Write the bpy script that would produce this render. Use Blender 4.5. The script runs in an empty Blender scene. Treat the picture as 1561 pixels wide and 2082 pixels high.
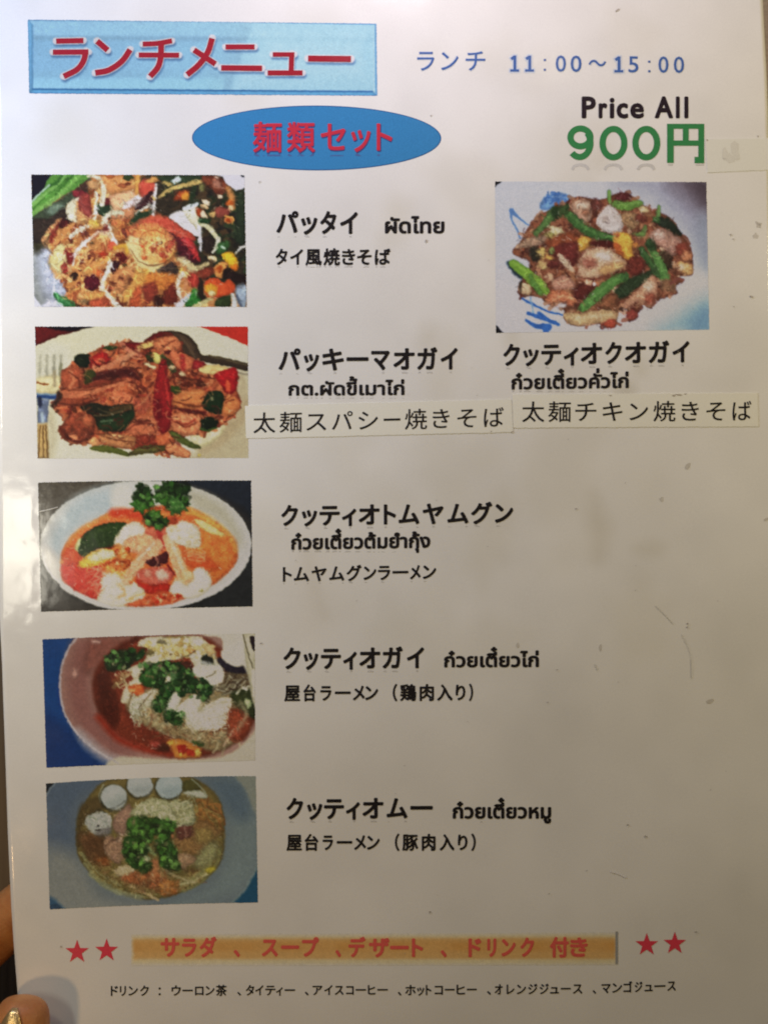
import bpy, bmesh, math, random
import numpy as np
from mathutils import Vector

sc = bpy.context.scene
# ------------------------------------------------------------------ camera
H = 0.34                       # camera height above the menu
K = 0.0001355                  # metres on the menu per photograph pixel
W0, H0 = 1561.0, 2082.0
cd = bpy.data.cameras.new('camera'); cam = bpy.data.objects.new('camera', cd)
sc.collection.objects.link(cam); sc.camera = cam
cam.location = (0, 0, H); cam.rotation_euler = (0, 0, 0)
cd.sensor_fit = 'VERTICAL'; cd.sensor_height = 36.0
cd.lens = 36.0 * H / (H0 * K)
cd.clip_start = 0.01; cd.clip_end = 20
# ------------------------------------------------------------------ light
sc.view_settings.view_transform = 'Standard'; sc.view_settings.look = 'None'
sc.view_settings.exposure = 0.0; sc.view_settings.gamma = 1.0
sc.cycles.filter_width = 2.0      # slightly soft phone picture
wd = bpy.data.worlds.new('World'); sc.world = wd; wd.use_nodes = True
wd.node_tree.nodes['Background'].inputs[0].default_value = (0.9, 0.85, 0.9, 1)
wd.node_tree.nodes['Background'].inputs[1].default_value = 0.002
def lamp(name, loc, aim, size, rgb, watts, size_y=None):
    l = bpy.data.lights.new(name, 'AREA'); o = bpy.data.objects.new(name, l); sc.collection.objects.link(o)
    l.shape = 'RECTANGLE' if size_y else 'DISK'; l.size = size
    if size_y: l.size_y = size_y
    l.color = rgb; l.energy = watts; o.location = loc
    o.rotation_euler = (Vector(aim) - Vector(loc)).to_track_quat('-Z', 'Y').to_euler()
    return o
lamp('window_light', (-0.20, 0.14, 0.09), (0, 0.05, 0), 0.04, (0.336, 0.530, 1.0), 0.236)
lamp('left_fill_light', (-0.20, 0.05, 0.09), (0, 0.05, 0), 0.04, (1.0, 0.873, 0.62), 0.150)  # added fill lamp, fitted to the sheet's brightness along the left
lamp('side_light', (-0.190, -0.170, 0.23), (-0.03, -0.12, 0), 0.024, (1.0, 0.60, 0.26), 0.118)
lamp('right_fill_light', (0.30, 0.10, 0.20), (0.1, 0.1, 0), 0.08, (1.0, 0.81, 0.47), 0.405)  # added fill lamp that lifts the right side of the sheet
lamp('ceiling_light', (0.0, 0.22, 0.10), (0, 0.14, 0), 0.06, (0.987, 0.87, 1.0), 0.189)

# ------------------------------------------------------------------ geometry basics
def sheet_z(x, y):
    """gentle warp of the laminated sheet (metres)"""
    return (0.0010 * np.sin(x * 22 + 0.6) + 0.0007 * np.sin(y * 19 - x * 9 + 1.0)
            + 0.0003 * np.sin(x * 61 + y * 37) + 0.00022 * np.sin(y * 83 - x * 29))
def P(px, py, off=0.0):
    """photograph pixel -> point on the sheet (arrays or scalars), off metres above it"""
    X = (np.asarray(px, float) - W0 / 2) * K; Y = (H0 / 2 - np.asarray(py, float)) * K
    z = sheet_z(X, Y) + off
    for _ in range(2):
        f = (H - z) / H; z = sheet_z(X * f, Y * f) + off
    f = (H - z) / H
    return np.stack([X * f, Y * f, z], -1)
def PZ(px, py, z):
    """photograph pixel -> point at absolute height z"""
    f = (H - z) / H
    return ((px - W0 / 2) * K * f, (H0 / 2 - py) * K * f, z)
def mirror_lamp(name, px, py, z, size, rgb, watts, size_y=None):
    """a room lamp standing where the film at px, py mirrors it towards the camera"""
    p = P(px, py); e = 1e-4
    n = Vector((-(sheet_z(p[0]+e, p[1]) - sheet_z(p[0]-e, p[1])) / (2*e), -(sheet_z(p[0], p[1]+e) - sheet_z(p[0], p[1]-e)) / (2*e), 1)).normalized()
    v = (Vector((0, 0, H)) - Vector(p)).normalized(); r = 2 * v.dot(n) * n - v
    return lamp(name, Vector(p) + r * ((z - p[2]) / r.z), p, size, rgb, watts, size_y)
mirror_lamp('wall_light', 34, 1130, 0.30, 0.085, (1.0, 0.94, 0.78), 0.115, 0.026)
mirror_lamp('far_light', 1118, 146, 0.32, 0.030, (1.0, 0.90, 0.72), 0.004, 0.011)
def link(name, me, mat=None, parent=None, label=None, kind=None):
    o = bpy.data.objects.new(name, me); sc.collection.objects.link(o)
    if mat is not None and me is not None: me.materials.append(mat)
    if parent is not None: o.parent = parent
    if label: o['label'] = label
    if kind: o['kind'] = kind
    return o
def mesh(name, verts, faces, smooth=False):
    me = bpy.data.meshes.new(name); me.from_pydata([tuple(v) for v in verts], [], faces); me.update()
    if smooth: me.shade_smooth()
    return me
def lin(c):
    c = np.asarray(c, float) / 255.0
    return np.where(c < .04045, c / 12.92, ((np.maximum(c, 0) + .055) / 1.055) ** 2.4)

# how the white paper reads at places of the photograph: used to take the room's light OUT of colours read
# off the photograph, so that every print gets its own ink colour
SMP = np.array([(20,20,236,244,254),(30,250,228,232,250),(250,250,226,228,244),(950,50,230,221,218),(1000,250,212,205,210),(1500,100,205,190,165),(1500,350,192,178,158),(30,600,229,230,248),(30,850,215,210,222),(30,1350,197,186,174),(50,1550,178,164,140),(40,1800,165,143,110),(80,1950,160,131,98),(200,2050,190,160,118),(600,600,213,199,189),(850,600,207,197,190),(1500,700,180,167,150),(600,950,190,178,160),(1000,950,175,163,143),(1500,950,172,163,145),(700,1250,171,154,128),(1100,1250,158,147,128),(1500,1250,160,150,140),(600,1550,165,149,122),(1000,1550,136,123,102),(1500,1550,147,139,126),(700,1800,128,116,93),(1200,1800,120,110,92),(1500,1900,115,105,85),(500,2060,141,123,95),(1000,2060,109,101,80),(1500,2060,132,120,99)], float)
LITP = np.array([(30,250,236,239,252),(250,250,226,225,233),(950,50,243,232,230),(1000,250,222,211,205),(1500,100,204,190,171),(1500,350,192,179,154),(30,600,234,232,232),(30,850,225,219,211),(30,1350,181,171,155),(50,1550,168,157,141),(40,1800,156,141,122),(80,1950,153,136,116),(600,600,200,193,188),(850,600,194,185,176),(1500,700,177,164,139),(600,950,182,174,164),(1000,950,167,156,141),(1500,950,170,158,133),(700,1250,162,152,138),(1100,1250,157,146,128),(1500,1250,154,142,117),(600,1550,153,142,126),(1000,1550,146,134,116),(1500,1550,146,134,110),(700,1800,145,133,115),(1200,1800,137,126,107),(1500,1900,127,116,94),(500,2060,138,125,106),(1000,2060,127,116,97),(1500,2060,125,114,93)], float)
def _basis(x, y):
    x = (np.asarray(x, float) - 780) / 780; y = (np.asarray(y, float) - 1041) / 1041
    return np.stack([np.ones_like(x), x, y, x*x, x*y, y*y, y**3, x*y*y], -1)
FIELD = np.linalg.lstsq(_basis(LITP[:,0], LITP[:,1]), np.log(lin(LITP[:,2:])), rcond=None)[0]
PAPER = np.array([0.80, 0.80, 0.745])
def ink(col, px, py):
    """base colour of something that reads as col (0-255) in the photograph at px, py"""
    light = np.exp(_basis(px, py) @ FIELD)
    x = np.maximum(PAPER * lin(col) / light, 0.004)
    return np.where(x > 0.55, 0.55 + 0.27 * (1 - np.exp(-(x - 0.55) / 0.27)), x)      # print cannot be whiter than its paper

# ------------------------------------------------------------------ materials
def nodes_of(name):
    m = bpy.data.materials.new(name); m.use_nodes = True
    return m, m.node_tree, m.node_tree.nodes['Principled BSDF']
def N(nt, typ, **kw):
    n = nt.nodes.new(typ)
    for k, v in kw.items(): setattr(n, k, v)
    return n
def laminate(nt, b):
    """clear glossy film: coat with the film's fine waviness, cloudier with rubbed patches"""
    b.inputs['Roughness'].default_value = 0.75
    b.inputs['Specular IOR Level'].default_value = 0.15
    b.inputs['Coat Weight'].default_value = 0.85
    b.inputs['Coat IOR'].default_value = 1.48
    g = N(nt, 'ShaderNodeNewGeometry')
    n1 = N(nt, 'ShaderNodeTexNoise'); n1.inputs['Scale'].default_value = 55; n1.inputs['Detail'].default_value = 3
    n2 = N(nt, 'ShaderNodeTexNoise'); n2.inputs['Scale'].default_value = 900; n2.inputs['Detail'].default_value = 2
    for n in (n1, n2): nt.links.new(g.outputs['Position'], n.inputs['Vector'])
    # lifted, crinkled film along the worn left margin
    n3 = N(nt, 'ShaderNodeTexNoise'); n3.inputs['Scale'].default_value = 75; n3.inputs['Detail'].default_value = 2; n3.inputs['Roughness'].default_value = .6
    nt.links.new(g.outputs['Position'], n3.inputs['Vector'])
    sx = N(nt, 'ShaderNodeSeparateXYZ'); nt.links.new(g.outputs['Position'], sx.inputs[0])
    mk = N(nt, 'ShaderNodeMapRange'); mk.inputs[1].default_value = -0.084; mk.inputs[2].default_value = -0.097; mk.inputs[3].default_value = 0; mk.inputs[4].default_value = 0.9
    nt.links.new(sx.outputs['X'], mk.inputs[0]); my = N(nt, 'ShaderNodeMapRange'); my.inputs[1].default_value = -0.0375; my.inputs[2].default_value = -0.0335; nt.links.new(sx.outputs['Y'], my.inputs[0]); mm = N(nt, 'ShaderNodeMath', operation='MULTIPLY'); nt.links.new(mk.outputs[0], mm.inputs[0]); nt.links.new(my.outputs[0], mm.inputs[1])
    m3 = N(nt, 'ShaderNodeMath', operation='MULTIPLY'); nt.links.new(mm.outputs[0], m3.inputs[0]); nt.links.new(n3.outputs[0], m3.inputs[1])
    m4 = N(nt, 'ShaderNodeMath', operation='ADD'); nt.links.new(n1.outputs[0], m4.inputs[0]); nt.links.new(m3.outputs[0], m4.inputs[1])
    ad = N(nt, 'ShaderNodeMath', operation='MULTIPLY_ADD'); ad.inputs[1].default_value = 0.035
    nt.links.new(n2.outputs[0], ad.inputs[0]); nt.links.new(m4.outputs[0], ad.inputs[2])
    bp = N(nt, 'ShaderNodeBump'); bp.inputs['Strength'].default_value = 1.0; bp.inputs['Distance'].default_value = 0.00022
    nt.links.new(ad.outputs[0], bp.inputs['Height']); nt.links.new(bp.outputs[0], b.inputs['Coat Normal'])
    mr = N(nt, 'ShaderNodeMapRange'); mr.inputs[1].default_value = 0.35; mr.inputs[2].default_value = 0.7
    mr.inputs[3].default_value = 0.07; mr.inputs[4].default_value = 0.20
    nt.links.new(n1.outputs[0], mr.inputs[0]); nt.links.new(mr.outputs[0], b.inputs['Coat Roughness'])
def grain(nt, b, src, amount=0.10, scale=3800):
    """paper fibre and ink grain: multiply the colour by a fine noise"""
    g = N(nt, 'ShaderNodeNewGeometry')
    n = N(nt, 'ShaderNodeTexNoise'); n.inputs['Scale'].default_value = scale; n.inputs['Detail'].default_value = 2
    nt.links.new(g.outputs['Position'], n.inputs['Vector'])
    mr = N(nt, 'ShaderNodeMapRange'); mr.inputs[1].default_value = 0.3; mr.inputs[2].default_value = 0.7
    mr.inputs[3].default_value = 1 - amount; mr.inputs[4].default_value = 1 + amount * 0.6
    nt.links.new(n.outputs[0], mr.inputs[0])
    mx = N(nt, 'ShaderNodeVectorMath', operation='SCALE')
    nt.links.new(src, mx.inputs[0]); nt.links.new(mr.outputs[0], mx.inputs['Scale'])
    nt.links.new(mx.outputs[0], b.inputs['Base Color'])
_inks = {}
def ink_mat(name, rgb, amount=0.12):
    key = (name, tuple(round(float(c), 3) for c in rgb))
    if key in _inks: return _inks[key]
    m, nt, b = nodes_of(name)
    r = N(nt, 'ShaderNodeRGB'); r.outputs[0].default_value = (*[float(c) for c in rgb], 1)
    laminate(nt, b); grain(nt, b, r.outputs[0], amount); _inks[key] = m
    return m
def attr_mat(name, amount=0.10):
    m, nt, b = nodes_of(name)
    a = N(nt, 'ShaderNodeAttribute', attribute_name='print')
    laminate(nt, b); grain(nt, b, a.outputs['Color'], amount)
    return m
M_print = attr_mat('printed_photo', 0.12)
M_sheet = attr_mat('laminated_paper', 0.045)
BLACK = np.array([0.016, 0.013, 0.013])
def set_attr(me, cols):
    a = me.color_attributes.new('print', 'FLOAT_COLOR', 'POINT')
    c = np.ones((len(me.vertices), 4), np.float32); c[:, :3] = cols
    a.data.foreach_set('color', c.ravel())

# ------------------------------------------------------------------ painter for the printed pictures
def catmull(pts, closed=False, sub=6):
    p = np.asarray(pts, float); n = len(p)
    if n < 3: return p
    if closed: q = np.vstack([p[-1:], p, p[:2]]); m = n
    else: q = np.vstack([2*p[0]-p[1], p, 2*p[-1]-p[-2]]); m = n - 1
    out = []
    t = np.linspace(0, 1, sub, endpoint=False)[:, None]
    for i in range(m):
        a, b, c, d = q[i], q[i+1], q[i+2], q[i+3]
        out.append(0.5 * ((2*b) + (c-a)*t + (2*a-5*b+4*c-d)*t*t + (3*b-a-3*c+d)*t**3))
    out = np.vstack(out)
    return out if closed else np.vstack([out, p[-1:]])
class Canvas:
    def __init__(s, x0, y0, w, h, base, seed=0):
        s.x0, s.y0, s.w, s.h = x0, y0, w, h
        s.a = np.zeros((h, w, 3)) + np.array(base, float)
        s.rng = np.random.default_rng(seed); s.T(0, 0, 1)
        s.tex = s.noise(5) * 0.6 + s.noise(12) * 0.4
    def T(s, ox, oy, k): s.o = np.array([ox - s.x0, oy - s.y0], float); s.k = float(k)
    def noise(s, cell):
        gh, gw = int(s.h / cell) + 3, int(s.w / cell) + 3
        g = s.rng.random((gh, gw)) - 0.5
        y = np.arange(s.h) / cell; x = np.arange(s.w) / cell
        iy = y.astype(int); ix = x.astype(int); fy = (y - iy)[:, None]; fx = (x - ix)[None]
        fy = fy*fy*(3-2*fy); fx = fx*fx*(3-2*fx)
        return ((g[iy][:, ix]*(1-fx) + g[iy][:, ix+1]*fx)*(1-fy) + (g[iy+1][:, ix]*(1-fx) + g[iy+1][:, ix+1]*fx)*fy) * 2
    def _box(s, p, m):
        x0 = max(0, int(p[:, 0].min() - m)); x1 = min(s.w, int(p[:, 0].max() + m) + 2)
        y0 = max(0, int(p[:, 1].min() - m)); y1 = min(s.h, int(p[:, 1].max() + m) + 2)
        if x1 <= x0 or y1 <= y0: return None
        Y, X = np.mgrid[y0:y1, x0:x1]
        return (slice(y0, y1), slice(x0, x1)), X + 0.5, Y + 0.5
    def _mix(s, sl, al, col, tex):
        c = np.array(col, float)[None, None] * (1 + tex * s.tex[sl])[..., None]
        s.a[sl] = s.a[sl] * (1 - al[..., None]) + c * al[..., None]
    def _sd(s, p, X, Y, closed=True):
        d = np.full(X.shape, 1e9); ins = np.zeros(X.shape, bool); n = len(p)
        for i in range(n if closed else n - 1):
            a = p[i]; b = p[(i+1) % n]; v = b - a; L = (v @ v) + 1e-9
            t = np.clip(((X-a[0])*v[0] + (Y-a[1])*v[1]) / L, 0, 1)
            d = np.minimum(d, (X-a[0]-t*v[0])**2 + (Y-a[1]-t*v[1])**2)
            if closed:
                c = (a[1] > Y) != (b[1] > Y)
                if c.any() and v[1] != 0: ins ^= c & (X < a[0] + (Y-a[1]) * v[0] / v[1])
        return np.sqrt(d), ins
    def poly(s, pts, col, soft=1.0, curve=True, tex=0.12, alpha=1.0, clip=None):
        p = np.asarray(pts, float) / s.k + s.o
        if curve: p = catmull(p, True, 5)
        r = s._box(p, soft + 2)
        if r is None: return
        sl, X, Y = r; d, ins = s._sd(p, X, Y)
        al = np.clip(0.5 + np.where(ins, d, -d) / (2 * soft), 0, 1) * alpha
        if tex > 0.055:
            din = np.where(ins, d, 0); mx = din.max() + 1e-6; m = min(mx, 14)
            cx, cy = p.mean(0); L = (p.max(0) - p.min(0)).max() + 1e-6
            sh = 0.84 + 0.22 * np.clip(din / (0.55*m), 0, 1) + 0.20 * np.clip((-(X-cx)*.45 - (Y-cy)*.9) / L, -.5, .5)
            s.a[sl] = s.a[sl] * (1 - al[..., None]) + np.array(col, float)[None, None] * (sh * (1 + tex * s.tex[sl]))[..., None] * al[..., None]
            return
        s._mix(sl, al, col, tex)
    def stroke(s, pts, w, col, soft=0.9, tex=0.10, alpha=1.0, curve=True):
        p = np.asarray(pts, float) / s.k + s.o
        if curve: p = catmull(p, False, 5)
        hw = np.atleast_1d(np.asarray(w, float)) / s.k / 2
        r = s._box(p, hw.max() + soft + 2)
        if r is None: return
        sl, X, Y = r
        if len(hw) == 1: hw = np.repeat(hw, 2)
        ws = np.interp(np.linspace(0, 1, len(p)), np.linspace(0, 1, len(hw)), hw)
        sd = np.full(X.shape, -1e9)
        for i in range(len(p) - 1):
            a, b = p[i], p[i+1]; v = b - a; L = (v @ v) + 1e-9
            t = np.clip(((X-a[0])*v[0] + (Y-a[1])*v[1]) / L, 0, 1)
            dd = np.sqrt((X-a[0]-t*v[0])**2 + (Y-a[1]-t*v[1])**2)
            sd = np.maximum(sd, ws[i]*(1-t) + ws[i+1]*t - dd)
        s._mix(sl, np.clip(0.5 + sd / (2*soft), 0, 1) * alpha, col, tex)
    def blob(s, cx, cy, rx, ry, col, rot=0, soft=1.0, irr=0.15, tex=0.12, alpha=1.0):
        n = 14; t = np.arange(n) / n * 2 * math.pi
        q = 1 + (s.rng.random(n) - 0.5) * 2 * irr
        x = np.cos(t) * rx * q; y = np.sin(t) * ry * q; c, d = math.cos(rot), math.sin(rot)
        s.poly(np.stack([cx + x*c - y*d, cy + x*d + y*c], 1), col, soft, True, tex, alpha)
    def inside(s, pts, n):
        p = np.asarray(pts, float); lo, hi = p.min(0), p.max(0); out = []
        while len(out) < n:
            q = lo + (hi - lo) * s.rng.random((n * 3, 2))
            _, ins = s._sd(p, q[:, 0], q[:, 1]); out += list(q[ins])
        return out[:n]
    def mess(s, region, pal, n, ln, wd, bend=0.8, soft=0.9, alpha=0.9, ang=None, spread=math.pi):
        keep = (s.o, s.k); s.o = np.zeros(2); s.k = 1.0
        for q in s.inside(region, n):
            a = (s.rng.random() * 2 - 1) * spread + (ang if ang is not None else 0)
            l = ln * (0.4 + s.rng.random()); b = (s.rng.random() - 0.5) * bend * l
            d = np.array([math.cos(a), math.sin(a)]); m = np.array([-d[1], d[0]])
            col = np.array(pal[s.rng.integers(len(pal))], float) * (0.9 + 0.2 * s.rng.random())
            s.stroke([q - d*l/2, q + m*b, q + d*l/2], wd * (0.6 + 0.8*s.rng.random()), col, soft, 0.1, alpha)
        s.o, s.k = keep
    def dabs(s, region, pal, n, r, alpha=0.9, soft=0.9):
        keep = (s.o, s.k); s.o = np.zeros(2); s.k = 1.0
        for q in s.inside(region, n):
            col = np.array(pal[s.rng.integers(len(pal))], float) * (0.88 + 0.24 * s.rng.random())
            rr = r * (0.5 + s.rng.random())
            s.blob(q[0], q[1], rr, rr * (0.5 + 0.6*s.rng.random()), col, s.rng.random()*3.1, soft, 0.3, 0.1, alpha)
        s.o, s.k = keep
    def detail(s, region, n, ln=8, wd=1.4, jit=0.28, alpha=0.65, ang=None, spread=math.pi):
        """fine strands and glints: short strokes in the colour that lies under them, a little lighter or darker"""
        keep = (s.o, s.k); s.o = np.zeros(2); s.k = 1.0; src = s.a.copy()
        for q in s.inside(region, n):
            xi = int(min(max(q[0], 0), s.w-1)); yi = int(min(max(q[1], 0), s.h-1)); c0 = src[yi, xi]
            r = s.rng.random(); f = 1 + jit * (2*r - 1) * (1.35 if r > .5 else 1); col = c0 * f + (14*(r-.4) if r > .6 else 0)
            col = col * (1 + 0.08*(s.rng.random(3) - .5))
            t = (s.rng.random()*2-1)*spread + (ang if ang is not None else 0); l = ln*(.35+s.rng.random()); b = (s.rng.random()-.5)*.8*l
            d = np.array([math.cos(t), math.sin(t)]); m = np.array([-d[1], d[0]])
            s.stroke([q-d*l/2, q+m*b, q+d*l/2], wd*(.6+.9*s.rng.random()), np.clip(col, 6, 250), .7, 0, alpha)
        s.o, s.k = keep
    def herb(s, region, n, r, cols, shadow=(22, 30, 14)):
        """small lobed leaves: a soft dark edge, three lobes, a pale vein"""
        keep = (s.o, s.k); s.o = np.zeros(2); s.k = 1.0
        for q in s.inside(region, n):
            t = s.rng.random()*6.28; c = np.array(cols[s.rng.integers(len(cols))], float)*(.85+.3*s.rng.random()); rr = r*(.65+.6*s.rng.random())
            s.blob(q[0]+.8, q[1]+1.2, rr*1.15, rr*.9, shadow, t, 1.4, .2, 0, .55)
            for k in (-1, 0, 1):
                u = t + k*.85; s.blob(q[0]+rr*.5*math.cos(u), q[1]+rr*.5*math.sin(u), rr*.55, rr*.38, c*(1+.12*k), u, .9, .2, .05, .95)
            s.stroke([q-(rr*.6*math.cos(t), rr*.6*math.sin(t)), q+(rr*.9*math.cos(t), rr*.9*math.sin(t))], .9, np.clip(c*1.25+6, 0, 200), .7, 0, .45)
        s.o, s.k = keep
    def glints(s, region, n, r=1.2, col=(250,240,220), alpha=.6):
        keep = (s.o, s.k); s.o = np.zeros(2); s.k = 1.0
        for q in s.inside(region, n):
            t = s.rng.random()*3.1; l = r*(1+2*s.rng.random())
            s.stroke([q-(l*math.cos(t), l*math.sin(t)), q+(l*math.cos(t), l*math.sin(t))], r*(.6+.6*s.rng.random()), col, .8, 0, alpha*s.rng.random())
        s.o, s.k = keep
    def tone(s, gamma=1.0, sat=1.0, gain=(1, 1, 1)):
        s.a = np.clip(s.a, 0, 255); s.a = 255 * (s.a / 255) ** gamma
        g = s.a.mean(-1, keepdims=True); s.a = (g + (s.a - g) * sat) * np.array(gain)
    def finish(s, warp=1.3, grain=0.05):
        dx = s.noise(6) * warp + s.noise(2.5) * warp * .35; dy = s.noise(6) * warp + s.noise(2.5) * warp * .35
        Y, X = np.mgrid[0:s.h, 0:s.w]
        s.a = s.get(np.clip(X + dx, 0, s.w - 1), np.clip(Y + dy, 0, s.h - 1))
        s.a *= (1 + grain * (s.noise(2) * .7 + s.noise(4) * .5))[..., None]
        s.a = np.clip(s.a, 0, 255)
    def get(s, X, Y):
        X = np.clip(X, 0, s.w - 1.001); Y = np.clip(Y, 0, s.h - 1.001)
        ix = X.astype(int); iy = Y.astype(int); fx = (X-ix)[..., None]; fy = (Y-iy)[..., None]
        return ((s.a[iy, ix]*(1-fx) + s.a[iy, ix+1]*fx)*(1-fy) + (s.a[iy+1, ix]*(1-fx) + s.a[iy+1, ix+1]*fx)*fy)
# ------------------------------------------------------------------ the six printed dish pictures (colours as the photograph shows them)
def paint_shrimp_noodles():
    c = Canvas(60, 350, 448, 280, (190,130,78), 1)
    A = lambda: c.T(55, 345, 6.787); B = lambda: c.T(275, 345, 6.787); C = lambda: c.T(55, 485, 6.787); D = lambda: c.T(275, 485, 6.787)
    c.T(0, 0, 1)
    L = [(60,440),(200,400),(330,400),(400,480),(410,600),(400,630),(60,630)]
    c.mess(np.array([(110,400),(330,380),(420,470),(420,628),(90,628)]) - (60, 350), [(222,165,105),(205,140,80),(235,190,130),(180,105,60),(150,80,50),(215,150,90)], 330, 30, 7)
    c.dabs(np.array([(110,400),(300,400),(330,628),(100,628)]) - (60, 350), [(110,45,35),(95,40,32),(140,65,42),(80,60,35)], 60, 4)
    # dark right side
    c.poly([(300,352),(500,352),(505,560),(440,600),(400,545),(330,500),(350,450),(300,420)], (52,44,32), 5)
    c.mess(np.array([(310,354),(500,354),(500,560),(420,560),(380,460)]) - (60, 350), [(60,55,35),(45,58,36),(80,62,42),(38,34,30),(95,70,45),(50,70,42)], 150, 24, 8, alpha=.7)
    # plate at left
    C()
    c.poly([(60,150),(330,160),(300,300),(380,500),(540,700),(520,800),(600,960),(60,1000)], (198,204,226), 2)
    c.poly([(60,0),(190,0),(150,300),(190,560),(260,800),(380,980),(60,1000)], (118,120,108), 26, alpha=.9)
    c.poly([(60,0),(190,0),(240,130),(110,200)], (60,55,35), 8)
    c.poly([(110,820),(150,860),(230,960),(80,970)], (222,224,240), 2, False, .02)
    A()
    c.poly([(60,50),(400,60),(320,190),(200,330),(60,450)], (33,30,42), 1, False, .06)
    c.poly([(75,640),(330,480),(600,300),(830,60),(900,300),(560,480),(440,640),(330,680),(200,760),(80,770)], (72,82,62), 3)
    c.blob(400,540,130,85,(120,138,118),-.3,4)
    c.poly([(75,700),(330,665),(500,520),(620,640),(620,760),(400,830),(260,984),(75,984)], (58,46,38), 3)
    c.poly([(610,255),(760,290),(840,330),(720,395),(640,350)], (132,48,54), 1)
    c.poly([(640,250),(830,100),(860,280),(740,290)], (82,58,46), 2)
    c.poly([(70,650),(70,440),(230,270),(380,60),(870,60),(700,240),(560,330),(400,420),(240,520)], (104,158,72), 1.2, True, .05)
    c.stroke([(70,610),(240,500),(420,370),(600,210),(730,70)], [60,70,50,45], (134,182,96), 2)
    c.stroke([(70,480),(250,350),(420,210),(530,70)], [60,50,40], (140,190,104), 2)
    c.stroke([(75,560),(230,400),(420,250),(560,110)], 16, (74,124,50), 1.5)
    c.stroke([(330,215),(410,180),(490,75)], 40, (62,112,48), 2)
    c.stroke([(400,345),(520,200),(640,75)], 26, (66,116,46), 2)
    c.stroke([(70,440),(180,330),(310,215)], 22, (196,220,208), 1.2)
    # upper left prawn and sprouts
    c.poly([(540,520),(600,440),(700,390),(830,470),(860,700),(640,715),(550,640)], (240,230,200), 1.2, True, .04)
    c.poly([(690,430),(900,540),(890,700),(700,740),(690,560)], (218,162,108), 2)
    c.poly([(720,390),(850,320),(900,560),(890,700),(790,640),(700,530)], (150,68,60), 1.5)
    c.stroke([(740,400),(770,500),(850,600)], 30, (172,90,82), 2)
    c.stroke([(700,470),(720,570),(880,690)], 22, (222,168,115), 1.5)
    c.poly([(980,480),(1150,420),(1170,600),(1030,640),(970,580)], (44,62,40), 1.5)
    c.poly([(1060,400),(1160,400),(1160,480),(1070,490)], (100,38,38), 2)
    c.blob(920,220,90,70,(205,160,112),0,2); c.blob(890,300,50,30,(130,72,42),0,2)
    c.stroke([(850,90),(960,100),(1060,220),(1040,480)], np.array([70,60,90,90])*.72, (236,228,200), 1.5)
    c.stroke([(950,320),(960,440),(930,690)], np.array([60,60,55])*.72, (232,232,205), 1.3)
    c.poly([(1150,350),(1400,280),(1561,380),(1400,520),(1200,560),(1150,450)], (238,182,142), 2)
    c.poly([(1320,500),(1400,430),(1561,370),(1561,460),(1430,530),(1330,560)], (238,212,206), 2)
    c.poly([(1030,90),(1300,70),(1480,150),(1561,250),(1400,290),(1160,340),(1080,220)], (222,155,98), 2)
    c.blob(1320,220,60,35,(165,95,60)); c.blob(1150,90,60,35,(190,110,62)); c.blob(1390,105,75,50,(58,72,38)); c.blob(1400,200,40,20,(120,55,35))
    c.poly([(1180,600),(1470,520),(1480,640),(1300,680),(1180,680)], (205,140,100), 2)
    c.stroke([(1050,740),(1080,660),(1180,590),(1320,600)], np.array([80,95,70])*.72, (236,228,198), 1.5)
    c.poly([(1440,680),(1561,560),(1561,780),(1500,790),(1420,740)], (44,56,36), 1.5)
    c.stroke([(1100,700),(1150,820),(1200,960)], np.array([70,55,50])*.72, (234,222,200), 1.5)
    c.stroke([(600,930),(700,850),(820,790),(900,760)], np.array([60,80,60])*.72, (234,228,200), 1.4)
    c.blob(930,745,90,65,(232,184,100),.1); c.blob(950,735,35,12,(190,155,60))
    c.blob(800,880,45,40,(118,62,52)); c.poly([(1050,800),(1110,750),(1130,860),(1040,880)],(128,55,50),1.5); c.blob(1350,880,28,75,(120,60,48),-.5)
    c.stroke([(340,984),(380,850),(480,720)], [60,55,40], (130,48,38), 2); c.blob(510,740,75,60,(84,34,30),0,2)
    c.stroke([(230,984),(330,820),(450,690)], [50,60,40], (214,160,108), 2); c.stroke([(400,984),(520,860),(640,750)], [70,80,60], (214,152,92), 2)
    c.stroke([(820,984),(900,920),(990,860)], 36, (238,205,180), 1.5); c.stroke([(1030,870),(1120,880),(1200,984)], 50, (232,200,165), 1.5)
    B()
    c.poly([(0,80),(70,80),(60,300),(0,330)], (225,165,90), 2)
    c.poly([(60,190),(180,130),(280,200),(240,330),(130,400),(60,320)], (206,88,70), 1.5)
    c.poly([(130,160),(300,80),(300,170),(190,180)], (228,165,95), 1.5)
    c.poly([(0,360),(80,370),(130,400),(50,470),(0,510)], (240,222,214), 2)
    c.poly([(0,520),(200,300),(250,330),(240,470),(60,560)], (64,34,36), 2)
    c.poly([(0,620),(220,560),(220,620),(60,700),(0,730)], (42,62,38), 1.5)
    c.stroke([(10,600),(100,545),(200,485)], np.array([20,45,50])*.72, (228,222,204), 1.3)
    c.stroke([(290,210),(270,380),(250,650)], np.array([50,62,55])*.72, (232,222,216), 1.3); c.blob(265,400,25,30,(190,160,105))
    c.poly([(330,80),(900,80),(850,160),(500,200),(330,130)], (52,66,44), 3)
    c.poly([(490,160),(600,90),(640,120),(620,160),(530,190)], (214,232,226), 1.2, False, .05)
    c.blob(450,190,80,28,(182,158,96),.2,2)
    c.stroke([(340,375),(480,280),(640,225),(900,165)], [25,60,62,50], (206,178,112), 1.5)
    c.blob(640,360,110,70,(150,68,36),-.4,3); c.blob(690,370,60,55,(222,148,60),0,2)
    c.blob(920,250,45,60,(122,118,72),.2,2.5)
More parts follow.
